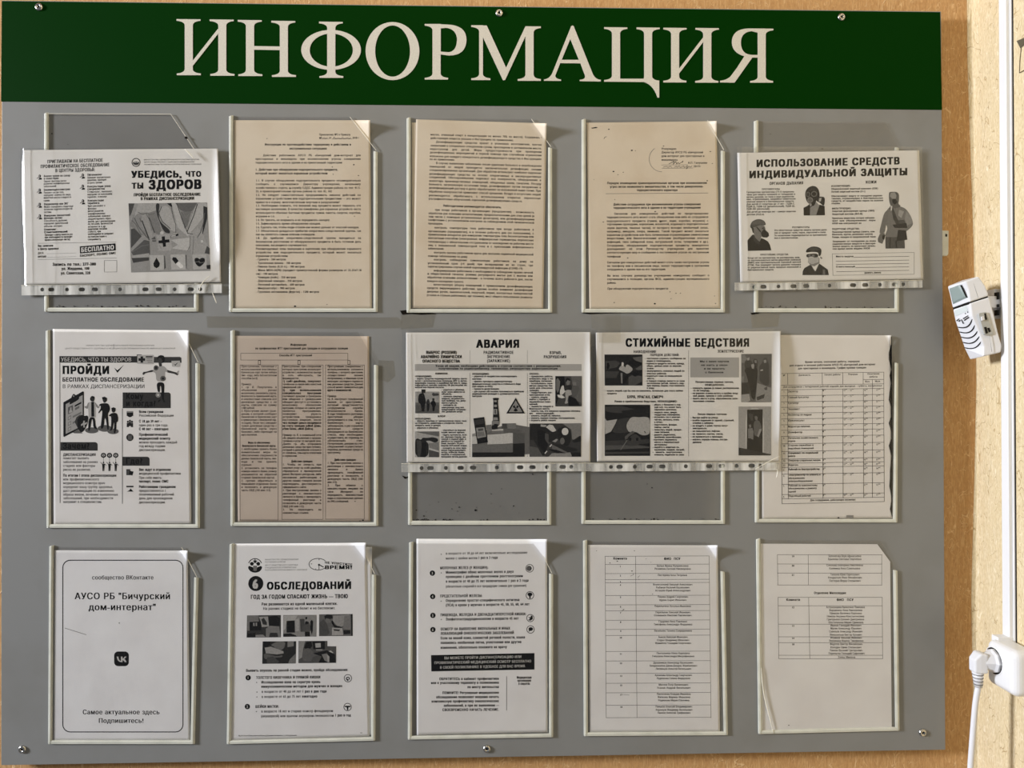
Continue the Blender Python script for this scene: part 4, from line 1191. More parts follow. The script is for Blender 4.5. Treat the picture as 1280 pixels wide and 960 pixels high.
# G: three text columns
n = notice('pinkish tan sheet divided into three framed columns of text', 377, 652)
s = Sheet([(85, 70), (680, 72), (685, 895), (97, 896)], 0.0012, P_OLD2, (270, 400, 3.5556), n, h=9.2, fmax=0.88)
s.view(270, 400, 3.5556).begin('heading').text('Информация', 331, 403, 111, h=9.5, b=.062).text('по профилактике ИТТ преступлений для граждан и сотрудников полиции', 175, 587, 127, h=9.5, b=.062).text('Способы ИТТ преступлений', 281, 427, 158, h=9, b=.055)
s.to('printed_text').frame(18, 1.6, 110, 148, 586, 178)
for x in (193, 369, 591): s.frame(6, 2, x - 5, 180, x + 5, 197)
for q in ((107, 200, 276, 889), (293, 200, 476, 886), (487, 200, 659, 885)): s.frame(18, 1.6, *q)
def column(x0, x1, y, rows, p=9.16, it=0.0, **k):
    for r in rows:
        if r:
            w = 1.0; off = 0.0; b = .026
            if r[0] == '*': r = r[1:]; b = .055
            if '|' in r: r, w = r.split('|'); w = float(w)
            if r[0] == '^': r = r[1:]; off = (1 - w) / 2
            s.text(r, x0 + off * (x1 - x0), x0 + (off + w) * (x1 - x0), y, b=b, it=it, **k)
        y += p
column(112, 270, 207, ['Преступления, связанные с', 'использованием пластиковых', 'банковских карт путем набора', 'пин - кода, либо бесконтактным', 'способом (wi-fi).|.47', '', 'Пример:|.29', '1. гр. В. Покупатель в', 'объявлении указал', 'мошеннику реквизиты карты,', 'безопасность привязанной карты,', 'и неизвестные списали все', 'денежные средства с ее', 'карты, списали на сумму', '3 000 рублей.|.38', '2. Преступник звонит граж-', 'данам, в которой сообщает', 'банковских и банковских карт', 'и привязанных к банковской кар-', 'те кодов). После чего списывает', 'чужие денежные средства с', 'банковской карты через', 'банкомат, либо переводит на', 'карту посетителя.|.45'], 13.2, .12)
column(112, 270, 546, ['*^Меры по обеспечению|.62', '*^безопасности банковской карты:|.95', '1. необходимо хранить более', 'внимательное меры по', 'обеспечению сохранности', 'данных банковской карты, пин-', 'кода и так хранить', 'отдельно.|.3', '2. установить на телефон', 'номера вашего банка (номер', 'указывается на обратной', 'стороне банковской карты).|.95', '3. срочно обратиться в', 'ближайшее отделение банка', 'и позвонить в дежурную', 'часть ОВД (102 или 112).|.84'], 14.1, .12)
column(296, 468, 207, ['Преступления, при совершении', 'которых преступник использует', 'устройство с возможностью выхода', 'в сеть «Интернет», так', 'формируются:|.42', '*1) сайт-двойник, покупают', 'телефоном по какой-либо известной', 'официальный сайт.|.5', '*2) при использовании', '*специальных программ', 'скачивают доверие у гражданам', 'или общение с гражданами', 'обещает доступ к установить', 'мошеннику обновление', 'программ, которые на самом деле', 'являются программами,', 'позволяют украсть', 'устройством гражданина', 'постоянное хищение, после', '*чего похищает деньги находящихся', '*на счету граждан («Мой Дом»,', '*«Наш Банк», «Мой Дайс»).|.8'], 13.2)
column(296, 468, 512, ['Пример: гр. К. в социальной сети', '«В» увидела объявление о продаже', 'телефона и услуг по выгодной цене.', 'Далее гр. «К» отправила', 'денежные средства преступнику,', 'который в дальнейшем отказался', 'от телефона, сим-карты отключили', 'в сервисном.|.38'], 13.2, .12)
column(296, 468, 629, ['*^Действия граждан:|.56', '1. Чтобы не попасть при', 'покупках услуг на «сайт-двойник»', 'обращаться к проверенной', 'ранее Интернет-ресурсам, либо', 'магазинам работающим в', 'других наших товаров желая', 'подтвердить достоверность', 'официального сайта.|.62', '2. При поступлении звонка о', 'разговоре с неизвестного', 'личного и банка с прекращать', 'телефонный разговор и', 'позвонить в дежурную часть', 'ОВД (102 или 112).|.56', '3. Не переходить на', 'неизвестные ссылки.|.68'], 14.3, .12)
column(495, 653, 207, ['Преступления, совершенные с', 'использованием сотового', 'телефона, с которого преступник', 'осуществляет звонки', 'потерпевшему, и обманным путем', 'вынуждает последнего перевести', 'ему денежные средства. Данный', 'способ может применяться для', '*круга и возможностей.|.68', '', 'Пример:|.26', 'гр. К. поступает телефонный', 'звонок от преступника,', 'который представляется', 'сотрудником службы', 'безопасности банка.', 'В ходе телефонного разговора', 'преступник убедил', 'потерпевшего в том, что его', 'банковскую карту', 'заблокировали, и для сохранения', 'денежных средств', 'находящихся на банковских', 'счетах, ему необходимо', 'осуществить их перевод на', '«безопасный» счет.', 'Потерпевший, доверяя на счет', 'сбережений осуществляет', 'перевод денежных средств', 'преступнику.|.38'], 13.2, .1)
column(495, 653, 622, ['*^Действия граждан:|.62', '1. При поступлении звонка с', 'разговора с неизвестного', 'личного и банка', 'прекращать телефонный', 'разговор и позвонить в', 'дежурную часть ОВД (102', 'или 112).|.28', '2. При обмене с', 'неизвестными лицами по', 'сети Интернет не', 'передавать неизвестным', 'коды и персональные данные', 'из SMS-сообщений.|.6'], 14.2, .12)
s.begin('stain_spots').ell(4, 653, 890, 5, 3, 7).ell(4, 640, 893, 3, 1.6, 6).ell(5, 618, 806, 3, 2, 6)
s.done()

# H: accident poster
n = notice('white landscape poster with a power plant chimney, a handheld meter and rescue photos', 619, 577, 0.005)
s = Sheet([(60, 88), (850, 86), (850, 643), (63, 645)], 0.005, P_SLEEVE, (490, 390, 3.427), n, bend=BH, h=8)
s.begin('heading').text('АВАРИЯ', 362, 550, 136, h=33, b=.075)
s.text('РАДИОАКТИВНОЕ', 392, 522, 173, h=12, b=.06, stretch=1).text('ЗАГРЯЗНЕНИЕ', 407, 507, 191, h=12, b=.06, stretch=1).text('(ЗАРАЖЕНИЕ)', 407, 507, 209, h=12, b=.06, stretch=1).text('ВЗРЫВ,', 675, 727, 174, h=12, b=.06, stretch=1).text('РАЗРУШЕНИЯ', 650, 748, 192, h=12, b=.06, stretch=1)
s.to('printed_text').rect(68, 98, 223, 812, 252)
s.text('Узнав об аварии, необходимо действовать в строгом соответствии с рекомендациями,', 187, 725, 232, h=9, b=.062).text('полученными по радиоприёмнику, телевизору, репродуктору радиотрансляции', 200, 710, 243, h=9, b=.062)
for x in (334, 580):
    for y in list(range(166, 216, 7)) + list(range(262, 622, 5)): s.rect(8, x - 1.2, y, x + 1.2, y + 2.6)
s.lines('''
344 417 265 !bs НЕОБХОДИМО:
344 535 276 !b – укрыться от воздействия ионизирующего
344 383 287 !b излучения
344 515 298 !b – принять препараты радиопротекторы
344 551 309 !b фармацевтические средства и стабильного йода
344 432 319 !b (при аварии на АЭС);
344 460 330 !b – провести дезактивацию;
344 565 341 !b – для оценки обстановки пользоваться прибором
344 545 351 !b радиационной разведки и дозиметрического
344 385 361 !b контроля''', h=7.4)
s.view(500, 410, 9.143).to('heading').lines('''
298 650 278 !bs ВЫБРОС (РОЗЛИВ)
238 708 328 !bs АВАРИЙНО ХИМИЧЕСКИ
257 686 378 !bs ОПАСНОГО ВЕЩЕСТВА''', h=33).to('printed_text').lines('''
402 547 520 !bs АММИАК
172 365 552 !bs НЕОБХОДИМО:
172 770 580 !b – надеть средства индивидуальной защиты: проти-
172 770 606 !b вогаз с дополнительным патроном ДПГ-3, ватно-
172 770 631 !b марлевую повязку и коробкой КД или К, пред-
172 770 655 !b варительно смочив повязку 5% раствором ли-
172 505 679 !b монной или борной кислоты;
475 740 707 !b – укрыться в убежище,
475 742 732 !b если такое имеется на
475 590 755 !b объекте;
475 717 783 !b – покинуть квартиру,
475 740 808 !b закрыть нагреватель-
475 755 832 !b ные приборы, газ, доку-
475 657 857 !b менты и деньги;
475 645 882 !b – выходить на''', h=19)
s.view(500, 490, 9.146).lines('''
475 730 178 !b наветренную зону или
475 757 202 !b предупредить направле-
475 715 226 !b ние движения ветра
430 520 277 !bs ХЛОР
172 355 305 !bs НЕОБХОДИМО:
172 760 332 !b – закрыть квартиру от проникновения паров: окна
172 720 357 !b не открывать, дымоходы и отверстия плотно
172 467 383 !b закрыть окна и двери;
172 440 411 !b – укрыться в убежище;
470 750 438 !b – спуститься на верхние
470 740 463 !b этажи жилого здания;
470 762 491 !b – надеть противогаз, если
470 757 516 !b нет, марлевую повязку, смо-
470 755 540 !b ченную в содовой воде, и
470 735 564 !b двигаться по содовой по-
470 735 589 !b вязке, выходить 2% раст-
470 765 614 !b вором питьевой соды;
470 762 642 !b – выходить из зоны зара-
470 750 667 !b жения перпендикулярно
470 742 691 !b ветру, избегая низин,
470 752 716 !b оврагов, и направления,
470 765 741 !b прикрывая органы дыхания''', h=19)
s.view(620, 410, 9.6).lines('''
400 515 550 !bs СРОЧНО:
400 685 582 !b – прекратить работы,
400 685 610 !b отключить воду и газ
400 672 638 !b приборы питания;
400 685 666 !b – использовать пери-
400 685 694 !b метры средства тех-
400 680 722 !b ники для спасения
400 518 750 !b граждан;
400 678 776 !b – предотвратить рас-
400 650 804 !b пространение огня;
400 620 832 !b – помочь людям
400 648 858 !b выйти с горящих и
400 660 887 !b задымлённых поме-
400 503 915 !b щений;
400 688 943 !b – вывести людей в''', h=20)
s.view(620, 490, 9.146).lines('''
380 615 193 !b безопасное место;
380 970 219 !b – помочь тем, кто оказался придавлен обломка-
380 665 246 !b ми конструкций;
380 740 272 !b – извлечь людей из завалов;
380 905 299 !b – оказать первую помощь пострадавшим;
380 685 325 !b – осушить район аварии''', h=19)
s.view(500, 490, 9.146).begin('printed_photo').pic('''
62 175 -5 448 -5 448 243 175 243
40 175 120 448 118 448 243 175 243
34 175 150 448 150 448 243 175 243
26 360 25 385 5 385 15 445 12 445 42 385 45 385 52
8 212 30 245 10 275 15 290 80 300 120 285 135 280 215 245 225 240 140 205 115
12 245 -30 290 -30 290 10 262 15 245 8
10 250 215 285 210 280 224 215 222
10 300 120 310 85 330 80 340 115 338 160 330 220 305 222 308 150
20 310 85 330 85 338 130 315 130
6 345 130 365 100 400 100 415 150 400 165 395 218 370 222 370 160
10 368 72 392 70 395 98 370 100
''').begin('printed_photo').pic('''
66 172 452 447 450 447 745 172 745
40 172 452 447 450 447 510 240 470
50 320 590 445 570 447 670 340 640
30 330 660 447 690 447 745 330 745
72 336 640 447 675 447 690 336 655
12 172 545 200 528 240 548 260 520 310 525 370 515 430 530 440 560 400 582 340 555 290 560 330 590 325 745 172 745
26 190 550 240 555 250 600 230 740 200 745
6 245 580 300 580 290 745 255 745
''').begin('printed_photo').pic('''
40 825 480 1200 380 1300 370 1660 430 1660 700 825 745
58 825 480 870 470 860 520 825 510
10 1055 68 1130 65 1130 85 1115 92 1145 360 1110 400 1115 425 1050 430 1045 400 1060 350 1070 95
60 1075 95 1105 95 1105 115 1075 115
60 1075 145 1108 145 1108 170 1075 172
62 1070 195 1110 195 1112 255 1068 258
34 1080 200 1100 200 1100 250 1080 250
56 1068 290 1115 290 1120 320 1062 325
50 1050 330 1132 330 1140 370 1050 380
8 1075 365 1115 365 1115 425 1070 430
34 1230 370 1310 360 1305 410 1230 420
46 980 378 1045 372 1050 440 1000 470
74 1050 432 1180 420 1180 440 1050 460
44 1050 445 1180 440 1180 470 1050 470
76 1000 490 1170 478 1290 462 1290 585 1000 605 1000 560
34 1290 462 1425 470 1425 585 1290 585
28 1165 360 1325 358 1325 415 1165 420
46 1220 358 1330 366 1325 420 1230 420
36 1190 420 1390 430 1390 470 1190 468
78 825 510 900 500 890 590 825 595
42 825 605 1290 588 1290 690 825 690
10 825 690 1290 690 1290 590 1425 585 1425 740 825 745
8 838 302 962 285 1006 575 885 595
20 845 320 960 305 970 360 855 380
58 870 410 965 402 985 510 885 532
30 890 420 950 415 952 440 895 448
46 880 460 960 452 970 500 890 510
''').view(620, 490, 9.146).begin('printed_drawing').pic('''
8 225 65 330 245 118 245
56 225 95 302 230 146 230
6 190 165 212 150 222 175 210 188
6 232 175 240 152 264 165 240 188
6 215 190 236 190 250 215 225 225 200 215
e 6 225 182 7 7
''').view(620, 410, 9.6).begin('printed_photo').pic('''
26 712 577 1028 577 1028 940 712 940
8 712 577 820 577 830 700 760 800 730 900 712 935
38 900 577 1028 577 1028 900 950 860
44 722 620 740 600 770 640 760 740 740 780 722 740
82 765 760 790 690 815 690 815 740 850 740 800 800 770 805
84 735 800 790 805 830 835 790 845 745 830
46 838 640 845 605 875 605 890 640 880 690 850 690
10 830 650 838 605 870 595 895 620 885 640 860 620 845 650
16 825 690 900 680 930 740 900 780 820 750
64 835 740 910 745 920 800 870 810 855 890 865 880 860 905 820 910 840 860 830 800
46 915 660 930 630 960 640 965 690 930 700
34 920 690 990 690 1000 740 960 830 920 830 900 760
6 870 810 960 850 1010 930 870 938
40 910 640 930 620 970 640 960 650 930 650
''').view(620, 490, 9.146).begin('printed_photo').pic('''
22 383 360 975 358 972 740 383 740
48 760 360 975 360 972 560 870 540 860 430
34 383 620 500 640 560 740 383 740
54 640 700 860 690 865 740 600 740
14 390 365 510 365 590 420 640 480 600 560 560 720 530 735 430 540 383 560
8 470 430 560 440 600 600 560 700 480 600
30 560 470 600 480 640 560 600 600 560 540
66 510 370 580 380 560 400 510 395
78 570 400 610 372 650 380 690 440 650 460 620 440
14 600 460 690 450 700 540 650 590 600 570
12 695 440 740 400 800 395 855 450 865 540 830 620 770 610 700 530
e 82 790 452 38 42
e 40 758 560 26 38
14 640 590 700 590 930 650 930 675 800 690 640 610
40 640 600 810 685 800 700 640 650
8 600 650 690 660 800 700 690 700 620 670
84 610 620 635 595 640 605 618 632
84 555 700 580 670 588 680 562 708
10 870 560 950 505 972 500 972 560 900 580
10 850 690 960 690 972 700 972 738 870 738
58 640 565 690 535 710 545 680 575
''')
s.done()
# I: natural disasters poster
n = notice('white landscape poster with a dark picture of a tornado beside a house', 862, 577, 0.005)
s = Sheet([(85, 88), (878, 82), (873, 640), (90, 641)], 0.005, P_SLEEVE, (720, 390, 3.4296), n, bend=BI, h=8)
s.begin('heading').text('СТИХИЙНЫЕ БЕДСТВИЯ', 213, 747, 131, h=34, b=.075, stretch=1)
s.text('НАВОДНЕНИЕ', 247, 345, 170, h=11, b=.06, stretch=1).text('ЗЕМЛЕТРЯСЕНИЕ', 607, 720, 168, h=11, b=.06, stretch=1).text('ПОРЯДОК ДЕЙСТВИЙ:', 318, 443, 184, h=9, b=.062, stretch=1)
s.to('printed_text')
for y in range(165, 618, 5): s.rect(8, 481.5, y, 484, y + 2.6)
s.rect(66, 490, 195, 699, 280)
s.view(745, 410, 9.6).lines('''
586 1078 367 !b – постоянно слушать сообщения по
610 900 397 !b радио и телевидению;
586 1063 428 !b – перенести продукты питания, одежду,
610 1025 457 !b обувь, ценные вещи на верхние
610 695 487 !b этажи;
586 1063 517 !b – эвакуировать пожилых людей из
610 848 548 !b опасных районов;
586 1033 577 !b – подняться сами на возвышенное
615 703 607 !b место;
586 1065 637 !b – в первую очередь вывести из зоны
610 1063 665 !b затопления детей, оказать пер-
610 1063 693 !b вую помощь людям, спустившимся
610 703 722 !b в воду;
108 1045 755 !b – искать людей, где бы они ни оказались, используя для этого любые
133 250 787 !b предметы''', h=20)
s.to('heading').text('БУРЯ, УРАГАН, СМЕРЧ', 373, 807, 826, h=32, b=.062, stretch=1).text('Узнав о приближении бедствия, НЕОБХОДИМО:', 222, 975, 883, h=22, b=.062, stretch=1)
s.view(745, 500, 9.6).to('printed_text').lines('''
676 1020 58 !b – убрать с балконов и лод-
700 1022 88 !b жий всё, что может быть
700 968 117 !b сброшено ураганом;
676 975 150 !b – закрыть окна, двери,
700 1010 178 !b чердачные помещения;
676 1015 207 !b – отключить газ и электри-
700 1000 238 !b чество, погасить огонь
700 800 267 !b в печах;
676 975 298 !b – подготовить фонари,
700 885 328 !b лампы, свечи;
676 1033 358 !b – запастись водой, продук-
700 883 388 !b тами питания;
676 958 418 !b – держать радиоточку,
700 1025 448 !b приёмник включёнными;
676 970 478 !b – подготовить медикаменты
700 1000 508 !b места и перевязочные
700 855 538 !b материалы;
676 1003 568 !b – перейти в защитное со-
700 1063 598 !b оружение, подвал, погреб;
676 1035 628 !b – занять внутренние
700 1057 658 !b комнаты, подальше от окон''', h=20)
s.view(855, 410, 9.6).lines('''
190 543 403 !bs Мы с вами научим
205 525 447 !bs не ныть у окон
240 493 490 !bs и не прыгать
255 475 534 !bs с балконов
138 597 650 !bs Почувствовав первые толчки,
252 485 682 !bs НЕМЕДЛЕННО:
82 660 723 !b – покинуть здание (в ваших распоряжении
108 310 753 !b 15–20 секунд);
82 653 785 !b – на верхних этажах встать в проёме вход-
108 590 816 !b ной двери, прижав к себе ребёнка;
82 650 848 !b – занять место в углу, образованном капи-
108 367 880 !b тальными стенами''', h=21)
s.view(855, 500, 9.6).lines('''
165 517 172 !bs После первых толчков:
80 412 213 !b – быстро выйти на улицу;
80 603 246 !b – отойти подальше от зданий, строений,
105 353 278 !b столбов и заборов;
80 525 310 !b – не входить в дома: толчки могут
105 275 342 !b повториться;
80 435 375 !b – не пользоваться лифтом;
80 470 409 !b – не зажигать спички, свечи;
80 467 442 !b – не прикасаться к проводам;
80 527 476 !b – оказать первую помощь постра-
105 210 508 !b давшим''', h=21)
s.view(745, 410, 9.6).begin('printed_photo').pic('''
12 102 318 557 318 557 690 105 690
26 110 400 240 390 290 420 250 470 120 500
38 440 355 555 340 555 415 470 390
8 380 430 440 370 545 430 450 480
34 470 490 555 440 555 500 500 505
66 265 495 310 440 345 470 375 430 455 495 380 555 330 525
82 308 415 322 408 333 425 330 460 305 450
6 345 470 358 430 365 430 352 475
5 130 420 155 415 165 450 150 500 125 490
24 115 520 280 520 240 600 110 600
50 295 540 318 540 318 665 303 665
4 320 620 380 560 390 600 330 680
30 390 590 440 560 555 580 555 640 460 690 390 690
8 400 545 470 520 550 520 520 560 470 585
''').view(745, 500, 9.6).begin('printed_photo').pic('''
10 105 57 650 57 650 670 105 670
24 110 80 300 70 460 110 350 160 180 150 110 130
12 300 130 640 90 645 210 420 210 340 190
68 105 215 130 250 255 230 230 290 180 380 110 410
66 425 200 520 208 580 200 650 215 650 400 600 425 540 420 480 380 390 390 362 320 380 260
22 255 230 420 205 365 290 362 330 400 390 240 400 190 380 235 300
14 105 420 240 400 400 390 340 440 360 490 110 480
22 110 490 640 470 640 520 110 560
32 110 545 500 540 640 560 640 575 110 600
26 110 625 640 620 640 640 110 650
34 345 440 435 370 470 385 390 440 380 460 350 480
24 385 465 465 395 545 460 520 500 510 545 420 555 370 540
8 395 450 425 450 425 490 395 490
8 480 455 508 450 508 490 480 490
44 290 600 370 480 378 485 300 600
6 470 385 560 440 540 440 465 395
6 575 375 585 372 600 395 590 398
''').view(855, 410, 9.6).begin('printed_photo').pic('''
36 687 312 1052 310 1048 890 687 890
48 690 320 1045 318 1045 400 690 420
22 725 400 755 385 760 350 785 345 795 390 820 400 800 500 730 500
58 755 360 785 350 788 385 760 390
20 830 400 840 370 880 375 885 410 880 480 840 460
48 845 385 870 385 875 420 850 420
12 720 500 760 480 800 470 815 420 850 415 860 470 885 490 880 600 860 780 850 870 810 840 790 760 770 650 750 560
58 805 440 835 425 845 450 838 490 815 485
24 900 460 940 420 955 360 1000 355 1000 400 1025 440 1020 520 1030 680 990 700 900 640 910 540
56 955 385 985 380 990 415 960 420
70 915 505 945 495 950 510 920 515
16 690 660 770 650 790 790 690 800
60 690 800 780 790 795 870 760 890 690 888
46 690 580 720 580 715 650 690 650
54 880 660 1048 720 1048 890 860 880
22 870 830 970 790 960 840 880 870
30 960 720 1000 700 1000 745 970 745
''').view(855, 500, 9.6).begin('printed_photo').pic('''
62 655 78 1045 78 1045 665 655 665
74 738 100 960 96 962 635 940 630 940 115 760 115 752 590 738 585
8 758 115 945 112 942 630 755 600
22 775 165 830 165 830 250 800 250
10 838 190 855 172 880 175 895 200 890 250 850 240
40 845 200 870 190 885 210 880 245 855 240
36 835 250 900 240 935 330 930 370 880 460 870 430 840 430
56 905 350 935 350 890 460 868 455
12 765 285 800 272 815 300 800 330 770 330
46 778 300 800 292 808 320 790 340
46 768 345 820 335 835 380 830 480 800 460 770 460
6 770 460 835 480 850 430 900 440 915 640 850 625 780 600
16 655 570 740 585 960 635 1045 650 1040 665 655 665
''')
s.done()

# J: work schedule
n = notice('white work schedule table with a smudged black right margin, partly under the disasters poster', 1033, 649)
s = Sheet([(78, 66), (655, 68), (660, 881), (80, 884)], 0.0012, P_WHITE, (930, 400, 3.557), n, curl=[((628, 66), (657, 100), 0.004, 1.5)], h=19, fmax=0.88)
s.view(970, 435, 8.258); s.sl = -.014; s.begin('heading').lines('''
300 865 143 !b Время начала, окончания работы, перерыва
140 1027 176 !b для отдыха и питания работников АУСО РБ «Бичурский дом-интернат
228 932 208 !b для престарелых и инвалидов». График приема граждан''')
s.to('printed_text').lines('''
72 95 283 №
233 358 281 Должность
500 665 276 Начало работы
745 845 272 Перерыв
943 1070 268 Окончание
965 1048 298 работы
918 972 347 Жен.
1022 1082 345 Муж.
75 1095 397 Для сотрудников с пятидневной рабочей неделей, дни выходные – суббота, воскресенье''')
for y in (256, 377, 424, 486, 548, 605, 665, 725, 785, 842, 905): s.line(12, 4, 55, y + 8, 1113, y - 7)
s.line(12, 4, 900, 327, 1113, 324).line(12, 4, 120, 263, 122, 377).line(12, 4, 477, 256, 478, 377).line(12, 4, 690, 254, 690, 373).line(12, 4, 900, 252, 900, 370).line(12, 4, 995, 325, 995, 905).line(12, 4, 1113, 249, 1113, 905)
for x in (120, 479, 690, 902): s.line(12, 4, x, 424, x + 2, 910)
R1 = [('1.', 'Директор', 450, 228), ('2.', 'Главный бухгалтер', 510, 340), ('3.', 'Бухгалтер', 570, 232), ('4.', 'Экономист', 632, 245), ('5.', 'Инспектор по кадрам', 690, 368), ('6.', 'Юрисконсульт', 750, 295), ('7.', 'Медсестра палатная', 811, 353), ('8.', 'Дезинфектор', 871, 272)]
def times(y, w=True, e='16', e2='17', sp=True):
    s.text('8', 483, 494, y - 12, h=19, b=.055).text('00', 496, 512, y - 20, h=10, b=.02)
    if w:
        s.text('12', 698, 716, y - 14).text('00', 717, 733, y - 22, h=10, b=.02).text('-', 742, 750, y - 14).text('13', 762, 781, y - 14).text('00', 783, 801, y - 24, h=10, b=.02)
    s.text(e, 908, 926, y - 16).text('00', 928, 946, y - 23, h=10, b=.02).text(e2, 1034, 1054, y - 17).text('00', 1056, 1078, y - 25, h=10, b=.02)
for a, t, y, x1 in R1: s.text(a, 78, 93, y, h=17).text(t, 125, x1, y); times(y, a != '8.')
s.view(970, 540, 8.258)
for y in (115, 193, 272, 315, 358, 428, 532, 638, 682): s.line(12, 4, 60, y + 8, 1115, y - 9)
s.line(12, 4, 62, 741, 1118, 718).line(12, 4, 1114, 36, 1118, 718).line(12, 4, 58, 44, 63, 741).line(12, 4, 995, 36, 995, 676)
for x, e in ((124, 692), (482, 686), (690, 682), (902, 678)): s.line(12, 4, x, 40, x + 3, e)
s.lines('''
74 93 65 9.
128 435 62 Начальник хозяйственного
128 200 95 отдела
74 100 143 10.
128 388 138 Сторожа служебных и
128 390 170 подсобных помещений
74 100 220 11.
128 436 217 !b Специалист по социальной
128 200 250 !b работе
74 100 296 12.
128 460 294 Оператор стиральных машин
74 100 343 13.
128 232 342 Водитель
74 90 392 1.
128 452 386 !b Рабочий по благоустройству
74 90 452 2.
132 460 443 Электромонтер по ремонту и
130 298 478 обслуживанию
130 378 508 электрооборудования
74 90 555 3.
130 428 553 Рабочий по комплексному
130 420 583 обслуживанию и ремонту
130 206 617 зданий
74 90 668 4.
130 360 661 Подсобный рабочий
352 822 703 Для сотрудников, работающих посменно''')
for y, w_, e, e2 in ((65, 1, '16', '17'), (145, 1, '16', '17'), (224, 1, '16', '17'), (300, 1, '16', '17'), (346, 1, '16', '17'), (392, 0, '11', '14'), (452, 1, '16', '17'), (562, 0, '11', '12'), (664, 1, '16', '17')): times(y, w_, e, e2)
s.begin('toner_smudge'); s.view(930, 400, 3.557); rr = random.Random(3); pts = [(657, 72)]
for k in range(23):
    y = 75 + k * 35; pts.append((657 - rr.choice((2, 3, 5, 9, 12)) * (1.1 if k < 16 else .9), y + rr.uniform(-6, 6)))
pts += [(659, 878)]; s.poly(4, pts); s.rect(62, 455, 868, 487, 880).ell(5, 420, 879, 4, 3, 7)
s.done()

# K: sheet with the rounded border
n = notice('white sheet with a rounded black border around a small black square logo', 150, 925)
s = Sheet([(97, 78), (667, 80), (677, 893), (92, 894)], 0.0012, P_COOL, (40, 665, 3.4286), n, curl=[((620, 74), (680, 165), 0.012, 1.5)], h=17)
s.rframe(5, 4, 130, 119, 649, 859, 34).begin('heading').text('АУСО РБ "Бичурский', 183, 595, 274, h=28, b=.034, stretch=1, caps=True).text('дом-интернат"', 243, 533, 325, h=28, b=.034)
s.to('printed_text').text('сообщество ВКонтакте', 257, 522, 197, h=18, b=.03, stretch=1).text('Самое актуальное здесь', 217, 548, 774, h=20, b=.034, stretch=1).text('Подпишитесь!', 285, 480, 811, h=20, b=.034)
s.begin('printed_logo'); r = 17; x0, y0, x1, y1 = 352, 512, 415, 575
s.poly(4, arc(x1 - r, y0 + r, r, r, -90, 0, 6) + arc(x1 - r, y1 - r, r, r, 0, 90, 6) + arc(x0 + r, y1 - r, r, r, 90, 180, 6) + arc(x0 + r, y0 + r, r, r, 180, 270, 6))
s.poly(84, [(363, 534), (370, 534)] + bez((370, 534), (372, 551), (381, 553)) + [(381, 534), (388, 534), (388, 542)] + bez((388, 542), (394, 541), (397, 534)) + [(404, 534)] + bez((404, 534), (401, 541), (395, 544)) + bez((395, 544), (402, 548), (405, 558)) + [(397, 558)] + bez((397, 558), (394, 550), (388, 549)) + [(388, 558), (385, 558)] + bez((385, 558), (366, 558), (363, 534)))
s.begin('pencil_stroke').line(60, 2.5, 142, 412, 180, 424, 232, 440); s.begin('stain_spots').ell(30, 374, 390, 2, 3, 7)
s.done()

# L: six examinations
n = notice('spare white sheets bundled behind the sheet with five small photos', 380, 918, 0.0005, 'paper sheet')
s = Sheet([(90, 60), (668, 64), (668, 868), (75, 888)], 0.0005, P_COOL, (270, 665, 3.4286), n, curl=[((640, 60), (672, 130), 0.010, 1.4)]); s.done()
n = notice('white sheet with a large circled six and five small photos, its upper right corner curled', 375, 920)
s = Sheet([(76, 50), (642, 46), (657, 876), (62, 893)], 0.0012, P_COOL, (270, 665, 3.4286), n, curl=[((572, 46), (652, 150), 0.016, 1.4)], h=12)
s.view(295, 680, 7.758); s.sl = -.008; s.lines('''
280 605 150 !ts МИНИСТЕРСТВО ЗДРАВООХРАНЕНИЯ
280 480 174 !ts РЕСПУБЛИКИ БУРЯТИЯ
280 600 204 !ts ЦЕНТР ОБЩЕСТВЕННОГО ЗДОРОВЬЯ
280 585 228 !ts И МЕДИЦИНСКОЙ ПРОФИЛАКТИКИ
280 690 251 !ts РЕСПУБЛИКИ БУРЯТИЯ ИМЕНИ В.Р. БОЯНОВОЙ''', h=13)
s.begin('printed_logo').ring(8, 185, 208, 70, 70, 8, 20, 200, 340).ell(8, 154, 192, 18).ell(8, 216, 192, 18).poly(8, arc(185, 222, 68, 56, 0, 180, 16) + [(130, 212), (185, 235), (240, 212)]).poly(50, [(165, 210), (205, 210), (200, 260), (170, 260)]).poly(8, [(185, 138), (191, 160), (210, 162), (195, 174), (200, 192), (185, 181), (170, 192), (175, 174), (160, 162), (179, 160)])
s.begin('printed_logo').ring(8, 795, 196, 90, 59, 6, 28, 35, 325).line(10, 6, 805, 205, 805, 248).line(10, 9, 800, 198, 845, 222).ell(8, 805, 202, 10).rect(10, 803, 143, 809, 158).rect(10, 725, 190, 738, 196).rect(10, 770, 238, 776, 250)
s.text('НЕ УПУСТИТЕ', 862, 1132, 190, h=21, b=.066, sl=.09, stretch=1).text('ВРЕМЯ!', 862, 1132, 226, h=34, b=.072, sl=.0, stretch=1)
s.begin('heading').ell(4, 192, 383, 73, 73, 36).text('6', 162, 222, 385, h=90, b=.066, g=86).text('ОБСЛЕДОВАНИЙ', 300, 1127, 402, h=70, b=.072).text('ГОД ЗА ГОДОМ СПАСАЮТ ЖИЗНЬ — ТВОЮ', 143, 1088, 509, h=37, b=.062, stretch=1)
s.to('printed_text').lines('''
248 985 583 !bs Рак развивается из одной маленькой клетки.
263 965 626 !s На ранних стадиях не болит и не беспокоит.''', h=26)
